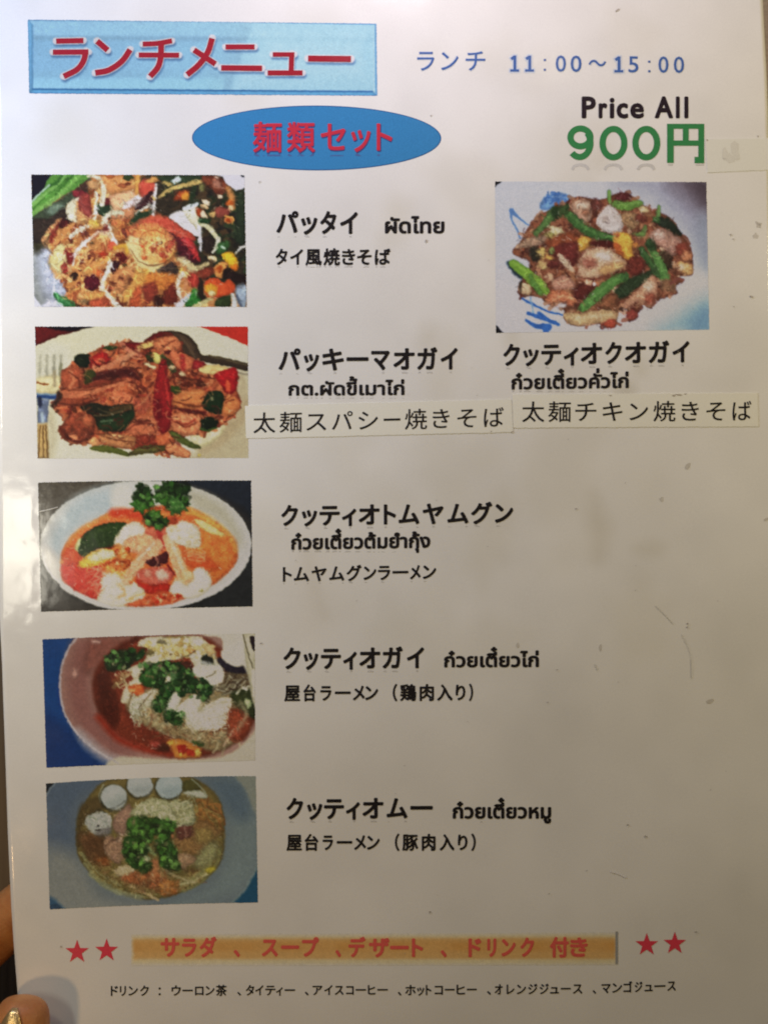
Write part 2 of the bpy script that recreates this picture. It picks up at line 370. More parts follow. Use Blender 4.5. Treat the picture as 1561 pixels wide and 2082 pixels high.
    c.poly([(920,90),(1100,85),(1250,160),(1260,300),(1140,350),(1030,240),(950,180)], (118,62,42), 2, True, .3)
    c.blob(1130,200,70,50,(165,115,95),.5,3); c.blob(1120,110,30,20,(205,175,155),0,2)
    c.poly([(1050,60),(1210,95),(1260,200),(1400,285),(1510,250),(1530,60)], (228,226,238), 1.5, False, .02)
    c.poly([(1438,75),(1500,72),(1500,110),(1470,105)], (22,20,24), .8, False, .02)
    c.poly([(1320,300),(1440,310),(1510,260),(1520,984),(1380,984),(1390,700),(1390,400)], (46,56,38), 3)
    c.stroke([(1280,260),(1330,370),(1340,520)], [60,90,70], (202,140,82), 3); c.blob(1310,470,60,50,(190,98,42),0,2)
    c.blob(1170,370,35,25,(236,212,180),.3); c.blob(1320,530,35,40,(236,190,140),0)
    c.poly([(1080,600),(1160,510),(1290,540),(1290,620),(1150,660)], (150,75,62), 2)
    c.blob(1290,695,65,55,(205,130,72)); c.blob(1285,700,35,28,(160,70,25)); c.stroke([(1240,640),(1350,670),(1340,750)], 16, (230,170,90))
    c.blob(980,450,60,35,(226,206,175),.6); c.blob(960,510,55,35,(200,165,125),.2); c.poly([(1030,590),(1100,580),(1090,660),(1030,640)],(212,170,110),1.5)
    c.poly([(470,640),(600,570),(700,590),(850,700),(900,900),(800,900),(640,790),(520,700)], (238,232,228), 1.6, True, .04)
    c.poly([(660,540),(840,460),(860,560),(900,740),(900,880),(820,800),(700,640)], (236,226,190), 1.5)
    c.stroke([(680,540),(760,510),(850,475)], 55, (222,232,230), 1.3); c.blob(745,568,22,8,(40,50,40))
    c.poly([(850,520),(940,560),(1000,660),(880,660),(840,600)], (150,66,30), 1.4); c.poly([(930,560),(1000,660),(910,660)],(236,214,180),1.2)
    c.poly([(880,680),(1030,680),(1010,750),(890,740)], (38,66,36), 2)
    c.stroke([(900,760),(990,780),(1080,870),(1150,984)], [40,62,60], (218,212,170), 1.4)
    c.stroke([(890,800),(900,984)], np.array([80,60])*.72, (228,226,226), 1.3)
    # big prawn
    c.poly([(0,800),(60,720),(200,650),(350,640),(500,690),(640,790),(780,880),(830,984),(560,984),(0,984)], (196,84,64), 1.4)
    c.poly([(440,850),(560,900),(640,984),(520,984)], (70,26,32), 1.5)
    c.poly([(0,830),(90,740),(300,750),(440,850),(500,984),(0,984)], (226,150,88), 3)
    c.stroke([(520,830),(620,870),(700,930)], 26, (222,120,98), 1.5)
    D()
    c.poly([(0,0),(540,0),(570,120),(520,270),(380,380),(260,430),(130,400),(0,330)], (228,172,108), 1.3)
    c.stroke([(0,120),(30,260),(140,370),(260,415),(350,370)], [60,90,100,90,50], (240,216,150), 3)
    c.stroke([(540,180),(450,310),(350,390)], [40,50,30], (218,165,92), 2)
    c.mess([(280,490),(330,480),(345,500),(350,530),(330,545),(290,520)], [(0,0,0)], 0, 1, 1)
    for x, y, r, col in [(70,90,45,(215,85,50)),(130,260,45,(208,105,62)),(270,110,50,(165,68,45)),(240,170,35,(150,75,50)),(350,60,28,(78,38,20)),(380,230,60,(175,75,52)),(450,130,60,(180,80,58)),(130,140,50,(232,170,100)),(200,210,40,(240,190,120)),(360,140,50,(225,150,85)),(320,10,45,(245,215,150)),(400,310,50,(200,115,62)),(510,60,45,(165,60,52)),(180,60,40,(228,160,95))]:
        c.blob(x, y, r, r*.8, col, r, 1.5, .3)
    c.poly([(560,0),(640,0),(860,200),(900,320),(780,330),(650,260),(570,150)], (80,28,36), 2)
    c.poly([(600,0),(760,0),(850,140),(900,320),(820,260),(720,120)], (180,56,54), 1.5); c.stroke([(640,0),(740,80),(800,130)], 24, (218,92,92), 1.4)
    c.poly([(920,0),(1100,0),(1080,180),(960,190)], (48,36,30), 2)
    c.stroke([(895,0),(905,170)], np.array([62,40])*.72, (226,222,224), 1.2); c.stroke([(1150,0),(1130,90),(1070,190)], np.array([80,60,40])*.72, (226,220,194), 1.3)
    c.stroke([(1530,100),(1460,130),(1390,200)], np.array([50,45,30])*.72, (226,224,212), 1.3)
    c.poly([(1150,60),(1300,30),(1270,160),(1160,220),(1110,180)], (56,92,48), 2); c.blob(1210,120,40,20,(170,196,170),.3)
    c.poly([(1200,220),(1310,180),(1390,250),(1420,390),(1370,450),(1300,380),(1230,300)], (232,172,48), 1.4); c.blob(1370,400,50,45,(216,112,36),0,2)
    c.blob(1075,275,65,35,(238,208,158),.3); c.poly([(1080,420),(1180,320),(1280,360),(1230,480),(1180,550),(1100,500)], (222,150,82), 1.4); c.blob(1160,420,45,55,(170,80,30),.3,2)
    c.poly([(1220,440),(1290,390),(1400,480),(1520,520),(1520,640),(1390,620),(1290,560),(1210,550)], (40,26,22), 2)
    c.blob(980,480,55,65,(206,116,82),0,2); c.poly([(800,430),(920,400),(1080,400),(1080,500),(900,560)],(120,48,34),3,alpha=.8)
    c.poly([(940,620),(1100,540),(1220,600),(1300,560),(1390,680),(1330,760),(1100,830),(980,780)], (206,84,44), 1.5)
    c.poly([(950,660),(1060,620),(1130,690),(1110,790),(1000,770)], (226,152,54), 1.5); c.blob(1060,760,45,40,(244,214,150),0,1.5)
    c.poly([(860,560),(950,600),(950,760),(1000,850),(880,860)], (44,34,24), 2)
    c.poly([(600,260),(700,270),(850,430),(780,480),(700,400),(580,300)], (206,186,142), 1.5); c.stroke([(790,400),(880,400),(1000,350)], [60,66,50], (200,180,132), 1.5)
    c.stroke([(470,410),(560,430),(650,440)], [30,52,45], (216,172,90), 1.5)
    c.poly([(310,430),(480,330),(560,330),(600,480),(460,490)], (48,40,40), 2, alpha=.9)
    c.poly([(130,500),(300,460),(560,500),(550,600),(420,720),(280,720),(120,640)], (196,120,58), 2.5, True, .2)
    c.poly([(120,640),(270,610),(320,720),(240,860),(150,900),(110,760)], (146,62,46), 2.5)
    c.stroke([(150,420),(80,560),(0,740)], [90,110,100], (222,160,82), 2.5)
    c.poly([(270,800),(400,780),(390,900),(270,920)], (62,30,22), 2.5); c.poly([(400,720),(540,620),(590,860),(480,930),(380,880)], (104,42,30), 2.5)
    c.stroke([(660,490),(600,580),(600,720),(630,850)], [60,55,55,45], (230,212,184), 1.3); c.blob(710,500,45,40,(238,208,135))
    c.poly([(750,480),(850,500),(880,640),(800,680),(740,600)], (160,58,46), 2); c.stroke([(700,580),(690,680),(660,780)], [50,40,30], (206,142,100), 2)
    c.poly([(760,760),(830,680),(880,800),(900,870),(800,940),(680,940)], (48,108,44), 1.5); c.blob(840,750,20,40,(110,150,100))
    c.stroke([(760,760),(680,850),(600,940)], [30,80,90], (222,222,230), 1.5); c.stroke([(1060,830),(920,890),(810,940)], [40,60,60], (190,180,128), 1.6)
    c.poly([(1120,840),(1310,780),(1320,900),(1310,945),(1120,945)], (48,60,32), 2); c.stroke([(1340,770),(1370,860),(1370,945)], np.array([50,80,110])*.72, (216,222,214), 1.6)
    c.poly([(1380,700),(1530,640),(1535,945),(1440,945)], (152,165,178), 3); c.stroke([(1400,780),(1430,860),(1470,945)], 26, (66,74,92), 2.5)
    C()
    c.stroke([(870,0),(720,130),(650,250),(635,370)], np.array([55,70,62,30])*.72, (238,232,216), 1.4)
    c.poly([(330,250),(440,90),(530,110),(560,300),(470,480),(350,420),(300,320)], (226,206,148), 3)
    c.poly([(540,140),(640,200),(640,300),(580,360),(540,230)], (132,42,40), 2.5); c.blob(525,410,45,80,(148,48,42),-.2,2); c.blob(590,420,35,50,(236,205,145),-.4)
    c.blob(655,510,45,50,(58,36,26)); c.blob(900,615,105,110,(88,24,34),.3,1.4); c.stroke([(830,480),(960,390),(1090,280),(1150,200)], [60,110,120,70], (226,160,92), 2.2); c.blob(1000,480,90,50,(206,108,62),.5,3)
    c.blob(1060,215,68,52,(176,62,38),0,1.8); c.blob(1170,90,60,75,(206,92,64),0,2); c.poly([(1210,200),(1320,190),(1380,260),(1330,330),(1250,270)], (104,32,28), 1.4); c.poly([(1190,300),(1280,340),(1240,440),(1180,490),(1160,400)], (54,24,26), 1.4)
    c.stroke([(1190,0),(1240,60),(1250,110)], np.array(60)*.72, (240,232,214), 1.4); c.blob(1320,60,60,55,(120,72,40),0,2,.5); c.stroke([(1220,130),(1330,100),(1400,180)], 60, (230,172,72), 2)
    c.poly([(1400,0),(1561,0),(1561,330),(1450,240),(1390,120)], (242,212,150), 2)
    c.poly([(1220,470),(1400,400),(1540,450),(1440,640),(1300,760),(1150,640)], (186,126,80), 3, True, .3)
    for x,y in [(1190,610),(1300,560),(1430,590),(1150,690),(1240,830),(1350,890)]: c.blob(x,y,45,30,(108,52,34),.4,2,.4)
    c.stroke([(1150,340),(1110,470),(1040,620),(1080,740),(1180,850),(1280,960)], np.array([95,90,70,75,90,110])*.72, (232,228,204), 1.5)
    c.stroke([(1540,480),(1480,640),(1340,840)], [110,100,90], (218,158,86), 2); c.poly([(1440,800),(1561,640),(1561,945),(1420,945)], (190,92,56), 2.5)
    c.stroke([(820,800),(940,790),(1060,760)], [70,75,50], (222,160,92), 2); c.poly([(880,860),(1080,820),(1170,920),(1000,945),(880,930)], (178,84,56), 2.2, True, .3); c.blob(790,870,70,35,(120,98,68),.2,3)
    c.poly([(370,750),(500,790),(600,850),(680,930),(520,945),(420,870)], (50,112,62), 1.4); c.stroke([(420,790),(520,850),(610,920)], 22, (96,158,100), 1.5)
    c.poly([(330,850),(470,900),(500,950),(200,950)], (208,208,224), 3)
    full = np.array([(105,360),(495,358),(500,622),(100,622),(85,520),(75,480)]) - (60, 350)
    c.detail(full, 2300, 9, 1.6, .30); c.detail(np.array([(90,440),(300,400),(400,500),(400,622),(120,622),(90,560)]) - (60,350), 900, 15, 1.8, .34, .6)
    c.glints(full, 130)
    D(); c.stroke([(-60,-20),(-20,150),(40,290),(150,375),(270,405),(380,350)], [50,80,80,80,60,36], (240,216,156), 2, alpha=.75)
    c.stroke([(400,370),(500,290),(560,180),(570,60)], [10,20,22,14], (150,84,48), 2, alpha=.7)
    c.stroke([(-60,-140),(60,-230),(220,-290),(370,-290)], [40,60,60,40], (214,110,78), 2, alpha=.6)
    for x, y in [(150,60),(230,20),(300,70),(360,150),(420,60),(300,170),(220,130),(130,170)]: c.blob(x, y, 26, 15, (170,86,56), x, 1.6, .4, alpha=.8)
    for x, y in [(190,30),(270,110),(330,30),(390,110),(180,220),(260,230)]: c.blob(x, y, 24, 14, (246,206,140), y, 1.6, .4, alpha=.8)
    c.T(0, 0, 1)
    for dg_ in range(175, 356, 22):
        u = math.radians(dg_); c.stroke([(312+31*math.cos(u), 494+29*math.sin(u)), (312+46*math.cos(u+.08), 494+45*math.sin(u+.08))], 1.8, (160,74,50), 1.1, 0, .38)
        v = u + math.radians(11); c.stroke([(312+34*math.cos(v-.12), 494+33*math.sin(v-.12)), (312+42*math.cos(v), 494+41*math.sin(v)), (312+35*math.cos(v+.1), 494+34*math.sin(v+.1))], 2.6, (236,138,98), 1.2, 0, .55)
    c.stroke([(312+47*math.cos(t), 494+46*math.sin(t)) for t in np.linspace(math.radians(20), math.radians(165), 12)], [1, 3, 1], (92,48,28), 1.4, 0, .7)
    c.stroke([(312+28*math.cos(t), 494+26*math.sin(t)) for t in np.linspace(math.radians(170), math.radians(380), 14)], [1, 2.6, 1], (150,66,40), 1.2, 0, .6)
    c.tone(1.14, .97)
    c.finish(1.2)
    c.T(55,485,6.787); c.poly([(60,760),(108,800),(140,870),(215,950),(60,990)], (222,224,242), 1, False, 0)
    c.T(275,345,6.787); c.poly([(1215,60),(1230,100),(1275,200),(1345,245),(1410,275),(1470,270),(1515,240),(1515,112),(1490,112),(1450,100),(1438,60)], (228,226,238), 1.2, False, 0)
    return c

def paint_spicy_noodles():
    c = Canvas(66, 658, 446, 282, (226,221,203), 2); c.T(65, 655, 3.469)
    c.poly([(25,180),(260,180),(240,500),(25,520)], (220,218,212), 10, alpha=.7, tex=.03); c.poly([(1380,420),(1530,400),(1530,980),(1000,980),(1300,830)], (196,182,158), 10, tex=.04)
    c.poly([(1180,800),(1400,700),(1480,560),(1530,560),(1500,700),(1350,860),(1180,930)], (186,168,140), 6, alpha=.8, tex=.04)
    c.poly([(1120,800),(1350,720),(1330,800),(1200,880)], (228,216,176), 4)
    c.stroke([(120,980),(150,800),(130,650)], 60, (190,178,160), 8, alpha=.6)
    c.poly([(10,20),(430,20),(330,62),(200,95),(130,125),(10,178)], (112,34,36), 1, False); c.poly([(110,20),(430,20),(330,58),(230,62),(150,48)], (34,20,32), 2)
    c.poly([(1140,20),(1540,20),(1540,175),(1400,112),(1270,62)], (204,62,50), 1, False, .05)
    for x, a in [(60,.6),(110,.8),(160,1),(208,1)]:
        c.stroke([(x,235),(x-4,340),(x-2,440)], [14,22,16], (168,166,158), 2.5, alpha=a)
    c.poly([(30,400),(210,380),(190,500),(30,492)], (226,212,176), 4); c.stroke([(160,350),(160,450)], 22, (176,164,142), 2.5); c.stroke([(205,300),(205,420)], 18, (150,148,125), 2.5)
    c.stroke([(35,424),(80,436),(112,436)], 14, (150,92,54), 1.5)
    c.stroke([(10,520),(100,528),(190,532)], 30, (48,84,146), 2); c.stroke([(10,505),(100,508),(170,512)], 8, (120,150,190), 1.5)
    c.poly([(38,545),(125,545),(112,710),(45,710)], (132,144,180), 2, False, .3); c.stroke([(55,540),(60,590)], 28, (44,52,86), 2); c.stroke([(75,640),(78,700)], 18, (180,195,215), 2)
    c.poly([(40,715),(112,715),(125,965),(38,965)], (196,166,118), 2, False)
    for x0, x1 in [(62,48),(80,84),(98,112)]: c.stroke([(x0,730),((x0+x1)/2,840),(x1,965)], 8, (112,84,52), 1.4)
    # spoon
    c.poly([(795,130),(900,68),(1000,62),(1090,85),(1160,150),(1200,228),(1300,240),(1535,295),(1535,345),(1380,312),(1160,268),(1050,210),(990,110),(840,145)], (76,60,48), 1.4)
    c.stroke([(1060,110),(1110,180),(1150,250)], 20, (112,90,72), 2.5); c.stroke([(1000,85),(1080,110),(1140,190)], 12, (100,80,64), 2.5); c.stroke([(1250,238),(1400,272),(1530,305)], 14, (104,90,68), 1.5)
    c.poly([(800,125),(880,75),(960,68),(1000,100),(880,110),(820,140)], (110,32,34), 2); c.stroke([(1380,345),(1540,372)], 16, (158,148,134), 2)
    food = [(215,340),(250,320),(330,250),(420,210),(500,175),(640,140),(760,150),(900,110),(1000,100),(1060,200),(1160,270),(1230,300),(1200,340),(1300,360),(1440,340),(1450,480),(1475,560),(1440,650),(1330,735),(1200,790),(1090,800),(1000,860),(1110,930),(1090,960),(950,930),(700,900),(500,870),(400,860),(280,855),(185,770),(240,680),(160,610),(140,580),(210,500),(215,400)]
    c.poly(food, (168,92,62), 1.4, True, .25)
    q = np.array(food)/c.k + c.o
    c.mess(q, [(192,112,76),(208,134,96),(140,68,46),(112,50,38),(200,122,84),(150,62,48)], 330, 22, 6, alpha=.8)
    c.dabs(q, [(98,38,30),(120,50,36),(222,150,110),(88,44,30)], 90, 4, alpha=.8)
    c.poly([(215,345),(290,320),(370,350),(350,460),(260,480),(210,440)], (172,92,66), 2); c.stroke([(270,345),(300,400),(270,460)], 24, (206,132,98), 2)
    c.stroke([(440,390),(560,370),(680,350),(740,400)], [50,80,70,40], (100,44,40), 2.5); c.stroke([(430,340),(560,300),(720,300)], [30,50,50], (196,122,88), 2)
    c.stroke([(370,460),(480,440),(650,410),(740,420)], [40,60,40,30], (150,70,52), 2); c.stroke([(230,520),(400,490),(560,440),(680,410)], [70,60,40,30], (198,120,88), 2)
    c.stroke([(200,560),(350,560),(480,530)], [60,50,40], (158,80,56), 2.2); c.poly([(560,510),(600,480),(720,520),(740,570),(600,590)], (218,128,92), 1.6)
    c.poly([(345,225),(410,230),(415,310),(350,325),(300,275),(310,235)], (34,44,28), 1.4); c.poly([(380,345),(440,340),(450,390),(380,440),(370,390)], (72,74,36), 1.6)
    c.poly([(495,180),(560,165),(605,180),(560,200)], (52,76,40), 1.4)
    c.blob(485,265,72,45,(178,44,42),-.1,1.4); c.blob(485,275,35,20,(224,112,84),0,1.4); c.stroke([(420,310),(480,330),(560,300),(640,250)], 30, (216,142,110), 1.6); c.stroke([(415,250),(420,320)], 18, (160,44,42),1.4)
    c.stroke([(630,150),(680,190),(760,230)], [30,40,30], (200,128,104), 1.6); c.stroke([(640,290),(680,240),(750,200)], 30, (214,152,120), 1.6)
    c.poly([(660,150),(760,145),(790,175),(720,195)], (124,32,34), 1.4); c.stroke([(760,175),(830,160),(900,135)], [30,34,20], (230,196,130), 1.5)
    c.poly([(860,130),(1000,100),(1050,170),(960,230),(880,190)], (206,128,92), 2, True, .3); c.blob(960,210,28,16,(100,40,38))
    c.blob(850,250,50,35,(62,66,34),.3,1.5); c.poly([(850,220),(905,230),(905,280),(870,290)], (224,208,130), 1.3); c.stroke([(920,240),(970,290),(1000,340)], [26,40,40], (66,76,44), 1.6)
    for x,y in [(820,300),(850,315),(1060,365),(990,320)]: c.blob(x,y,28,13,(226,206,172),.3,1.4)
    c.poly([(1000,200),(1140,260),(1150,320),(1060,345),(980,260)], (200,116,84), 2, True, .25); c.stroke([(1060,240),(1070,330)], 34, (170,60,56), 2); c.poly([(1150,270),(1220,290),(1200,320),(1130,330)], (150,44,48), 1.5)
    c.poly([(1180,320),(1290,300),(1400,330),(1300,365),(1210,360)], (232,200,145), 1.5)
    c.poly([(1290,370),(1400,325),(1450,340),(1440,480),(1380,505),(1330,440)], (170,36,42), 1.4); c.poly([(1370,410),(1400,430),(1400,490),(1370,490)], (226,96,66), 1.4)
    # long red chilli
    c.poly([(905,280),(945,270),(965,400),(995,520),(990,640),(980,740),(930,790),(880,740),(855,620),(860,480),(880,380)], (146,36,40), 1.3); c.stroke([(940,420),(960,520),(965,600)], 16, (196,66,62), 1.8); c.stroke([(890,560),(900,660)], 40, (118,26,34), 3)
    c.blob(1015,475,42,26,(62,80,34),.3,1.5); c.poly([(1000,520),(1180,470),(1230,520),(1180,600),(1020,610)], (200,126,80), 2.5); c.blob(1190,435,40,18,(80,40,30),.2,1.8); c.blob(1080,430,50,24,(110,50,36),.3,2)
    c.poly([(1240,500),(1320,485),(1360,530),(1340,640),(1270,640),(1200,590)], (34,52,30), 1.4); c.blob(1272,540,14,14,(130,130,100)); c.poly([(1180,690),(1260,665),(1315,700),(1290,745),(1200,765),(1170,730)], (30,40,24), 1.4); c.stroke([(1185,750),(1250,765),(1300,740)],14,(70,100,44),1.3)
    c.poly([(1380,520),(1470,560),(1420,660),(1340,640)], (214,132,84), 2); c.poly([(1000,650),(1170,660),(1180,770),(1080,800),(990,740)], (222,142,104), 2, True, .3); c.stroke([(1010,610),(1100,625),(1220,640)], [14,30,24], (104,38,34), 2); c.stroke([(990,690),(1080,720),(1150,690)],20,(170,80,60),2)
    c.poly([(340,600),(430,570),(540,590),(700,580),(720,640),(700,740),(640,770),(480,760),(440,680)], (42,42,30), 1.6, True, .2); c.poly([(480,690),(600,650),(720,630),(690,740),(540,770),(470,750)], (44,62,38), 2); c.stroke([(560,620),(640,600),(700,590)], 26, (92,70,44), 2); c.stroke([(440,660),(560,650),(700,610)], 8, (120,98,66), 1.4); c.stroke([(490,700),(580,690)],10,(110,130,104),1.5)
    c.poly([(240,680),(320,640),(430,660),(445,760),(400,830),(280,855),(200,790)], (138,70,50), 2, True, .3); c.blob(395,700,40,40,(180,104,74),0,2); c.poly([(260,800),(320,800),(310,860),(265,845)], (226,150,112), 1.4); c.stroke([(200,740),(260,820),(340,850)], 20, (104,44,34), 2)
    c.poly([(660,760),(760,660),(870,680),(880,780),(740,800)], (190,112,82), 2, True, .2); c.blob(780,700,60,12,(104,48,36),-.1,2); c.stroke([(740,560),(780,620),(840,540)], [50,60,40], (176,92,70), 2.2)
    c.poly([(480,790),(640,790),(740,820),(700,890),(560,870),(490,840)], (190,132,92), 2); c.poly([(400,840),(450,810),(480,850),(440,875)], (232,168,120), 1.4); c.blob(590,810,40,22,(228,176,130),0,1.6)
    c.poly([(740,800),(860,800),(880,860),(760,880)], (140,60,44), 2); c.poly([(880,800),(990,790),(1000,850),(900,870)], (200,110,74), 2)
    c.poly([(415,880),(520,870),(640,900),(690,930),(680,945),(560,925),(430,905)], (98,104,46), 1.4); c.poly([(700,910),(790,870),(940,870),(945,905),(800,930),(690,940)], (92,84,46), 1.4); c.stroke([(730,905),(900,890)],10,(120,118,66),1.4)
    c.poly([(965,770),(1010,770),(1100,830),(1195,880),(1160,895),(1080,870),(1000,820)], (92,100,48), 1.4)
    c.poly([(945,880),(1000,855),(1110,910),(1110,950),(1030,950),(960,915)], (220,142,102), 1.6, True, .2); c.blob(1180,940,14,12,(196,176,110))
    c.stroke([(150,590),(200,530),(190,500)], 30, (70,48,38), 2.5)
    c.detail(q, 2200, 7, 1.4, .26, .45); c.glints(q, 90, 1.1)
    c.mess(q, [(84,38,28),(100,48,34),(70,34,26)], 90, 16, 3.0, alpha=.55, ang=0, spread=1.0); c.mess(q, [(206,142,104),(190,120,84)], 60, 16, 2.2, alpha=.5)
    for p_, w_, col_ in [([(430,400),(560,372),(690,356),(750,400)],30,(84,34,30)),([(370,465),(480,445),(640,415),(740,430)],18,(110,48,34)),([(230,530),(400,500),(560,450),(690,410)],16,(206,132,98)),([(200,575),(340,585),(470,540)],16,(96,44,32)),([(250,480),(420,475),(560,430)],8,(120,56,38)),
        ([(620,330),(700,320),(760,370),(770,440)],14,(96,42,32)),([(750,430),(800,470),(840,560)],12,(110,46,36)),([(730,600),(790,560),(850,480)],12,(206,136,104)),([(1000,560),(1120,590),(1230,590)],14,(120,58,36)),([(1010,480),(1120,500),(1220,490)],10,(214,148,100)),
        ([(680,170),(760,220),(860,230)],10,(120,56,44)),([(640,200),(720,250),(800,260)],9,(222,160,128)),([(1000,380),(1100,400),(1200,420)],14,(92,44,32)),([(1130,350),(1200,380),(1290,400)],12,(104,46,36)),([(660,770),(740,720),(840,720),(880,780)],12,(110,48,36)),([(480,800),(600,830),(740,850)],10,(112,60,40)),([(1010,700),(1090,740),(1170,700)],12,(120,52,36)),([(260,350),(330,400),(340,460)],12,(110,50,36)),([(470,610),(560,640),(700,600)],8,(110,96,66))]:
        c.stroke(p_, np.array([.4, 1, .4])*w_*1.5, col_, 1.4, .2, .75)
    c.detail(q, 1500, 6, 1.2, .24, .42); c.glints(q, 60, 1.0)
    c.tone(1.30, .92, (.97, .96, .88))
    c.finish(1.1)
    return c

def paint_red_soup():
    c = Canvas(72, 972, 448, 278, (52,48,46), 3); c.T(70, 970, 3.469)
    c.poly([(10,20),(700,20),(500,80),(200,230),(60,400),(10,560)], (80,72,62), 14, tex=.1); c.poly([(1000,10),(1560,10),(1560,960),(1500,960),(1540,300)], (36,40,48), 10, tex=.1); c.poly([(20,700),(300,850),(600,960),(20,980)], (62,56,50), 10)
    c.poly([(900,930),(1200,860),(1450,660),(1560,500),(1560,980)], (42,42,42), 6)
    c.mess(np.array([(10,20),(600,20),(60,420)])/c.k+c.o, [(98,90,78),(70,62,52),(110,104,92)], 120, 10, 3, alpha=.35)
    cx, cy, rx, ry = 787, 480, 743, 456
    el = [(cx+rx*math.cos(t), cy+ry*math.sin(t)) for t in np.linspace(0, 2*math.pi, 49)[:-1]]
    c.poly(el, (196,192,184), 1.2, True, .02)
    c.poly([(300,140),(650,60),(650,220),(420,300),(260,420),(180,560),(120,560),(120,400)], (176,184,188), 14, tex=.04); c.poly([(560,70),(680,60),(690,220),(560,230)], (216,212,196), 8, tex=.03)
    c.poly([(1100,90),(1300,170),(1420,300),(1480,460),(1430,480),(1300,310),(1120,210)], (176,168,150), 12, tex=.03); c.poly([(60,500),(160,560),(200,720),(130,700)], (206,198,184), 8, tex=.02)
    c.stroke([(52,530),(100,660),(240,790),(440,890),(650,930),(900,925),(1150,860),(1380,730),(1520,540)], [10,14,16,18,18,16,16,16,12], (212,208,204), 1.5)
    soup = [(190,600),(210,500),(280,400),(420,310),(560,245),(680,225),(900,200),(1100,215),(1240,290),(1370,390),(1420,490),(1425,600),(1300,730),(1150,820),(1000,880),(800,912),(640,908),(430,865),(290,800),(200,720)]
    c.poly(soup, (214,104,56), 3, True, .08)
    c.stroke([(195,600),(230,480),(330,370),(560,252)], [18,22,26,30], (230,152,84), 4, alpha=.8); c.stroke([(560,255),(640,250),(740,270)], 60, (206,72,44), 6)
    c.poly([(200,620),(330,600),(470,640),(520,760),(430,865),(290,800),(205,720)], (198,58,44), 4); c.poly([(210,520),(300,500),(340,600),(220,620)], (206,84,52), 5)
    c.poly([(1080,380),(1370,400),(1425,560),(1280,740),(1180,650),(1080,600)], (214,112,56), 6); c.poly([(1050,540),(1200,560),(1300,640),(1120,640)], (206,86,46), 6); c.stroke([(1090,230),(1240,290),(1370,400),(1425,520)], [30,24,20,16], (232,170,90), 5, alpha=.8)
    c.dabs(np.array(soup)/c.k+c.o, [(226,132,78),(196,70,40)], 60, 4, alpha=.35, soft=2)
    for y in (520,545,570): c.stroke([(1060,y),(1130,y-25),(1200,y+5),(1180,y+25),(1090,y+10)], 9, (236,160,110), 1.5, alpha=.8)
    for i in range(14):
        x = 330 + (i*37) % 150; y = 640 + i*13; c.stroke([(x,y),(x+40,y-20),(x+90,y+8),(x+60,y+30)], 9, (232,140,112) if i%2 else (238,176,140), 1.4, alpha=.75)
    # lime, lemon
    c.poly([(285,500),(310,440),(345,440),(350,520),(310,530)], (196,204,140), 2)
    c.poly([(315,500),(350,400),(450,340),(560,315),(650,325),(640,380),(580,430),(560,490),(440,510),(360,565),(315,540)], (46,62,30), 1.4, True, .1); c.stroke([(380,420),(480,370),(580,350)], 24, (62,80,40), 5)
    c.stroke([(600,420),(560,490),(440,512)], 10, (96,34,22), 2)
    c.poly([(310,620),(370,550),(470,508),(560,515),(612,550),(540,580),(430,625),(340,642)], (228,172,66), 1.4); c.poly([(375,570),(460,518),(560,522),(600,550),(500,580),(420,595)], (232,214,164), 2)
    c.poly([(1130,300),(1220,320),(1345,410),(1280,410),(1190,370)], (236,208,130), 1.8); c.stroke([(1080,250),(1180,280),(1300,350)], 22, (228,160,80), 3)
    # prawns
    c.poly([(590,400),(640,340),(720,315),(790,370),(790,440),(700,480),(600,490),(560,470)], (232,212,182), 2); c.poly([(640,440),(800,400),(900,470),(860,560),(740,540),(660,520)], (222,154,116), 2.5, True, .2)
    c.poly([(800,350),(860,330),(940,360),(950,460),(900,520),(850,430),(780,400)], (204,104,80), 2.2); c.stroke([(870,340),(880,400),(930,480)], 34, (180,64,54), 2.5)
    c.poly([(560,490),(620,480),(700,560),(700,640),(640,660),(590,600)], (206,120,62), 2.5, True, .3); c.dabs(np.array([(560,500),(700,500),(690,640),(540,660)])/c.k+c.o, [(150,52,26),(236,190,130)], 16, 4)
    c.stroke([(500,620),(570,590),(650,600)], 14, (120,40,24), 2.5); c.stroke([(520,640),(600,680),(680,660)], 26, (226,160,84), 2.5)
    c.stroke([(860,480),(760,580),(690,670),(620,760),(600,820)], [90,80,75,70,60], (228,162,124), 1.8); c.stroke([(840,470),(740,580)], 20, (240,196,164), 2)
    c.stroke([(940,430),(980,520),(1020,620),(1060,720)], [70,85,90,90], (232,168,126), 1.8); c.stroke([(965,450),(1010,560),(1050,660)], 20, (242,200,160), 2)
    c.poly([(930,360),(1010,310),(1140,340),(1175,430),(1160,500),(1060,490),(960,440)], (232,214,180), 2, True, .1); c.dabs(np.array([(940,340),(1170,350),(1160,490),(960,460)])/c.k+c.o, [(244,234,210),(222,180,140),(226,196,150)], 24, 4, alpha=.7)
    c.poly([(785,600),(860,560),(930,520),(945,560),(930,610),(840,635)], (72,30,32), 1.6); c.stroke([(850,560),(875,600),(850,640)], 9, (216,150,120), 1.3)
    c.poly([(740,660),(840,640),(940,640),(985,690),(940,750),(850,770),(760,740),(720,710)], (196,96,78), 2, True, .2); c.blob(900,690,50,40,(226,160,140),.3,2); c.blob(800,680,30,30,(222,142,118),0,2); c.poly([(720,720),(800,760),(940,750),(960,800),(860,830),(760,800)], (164,44,32), 2.5); c.stroke([(940,620),(990,690)], 18, (120,40,36), 2)
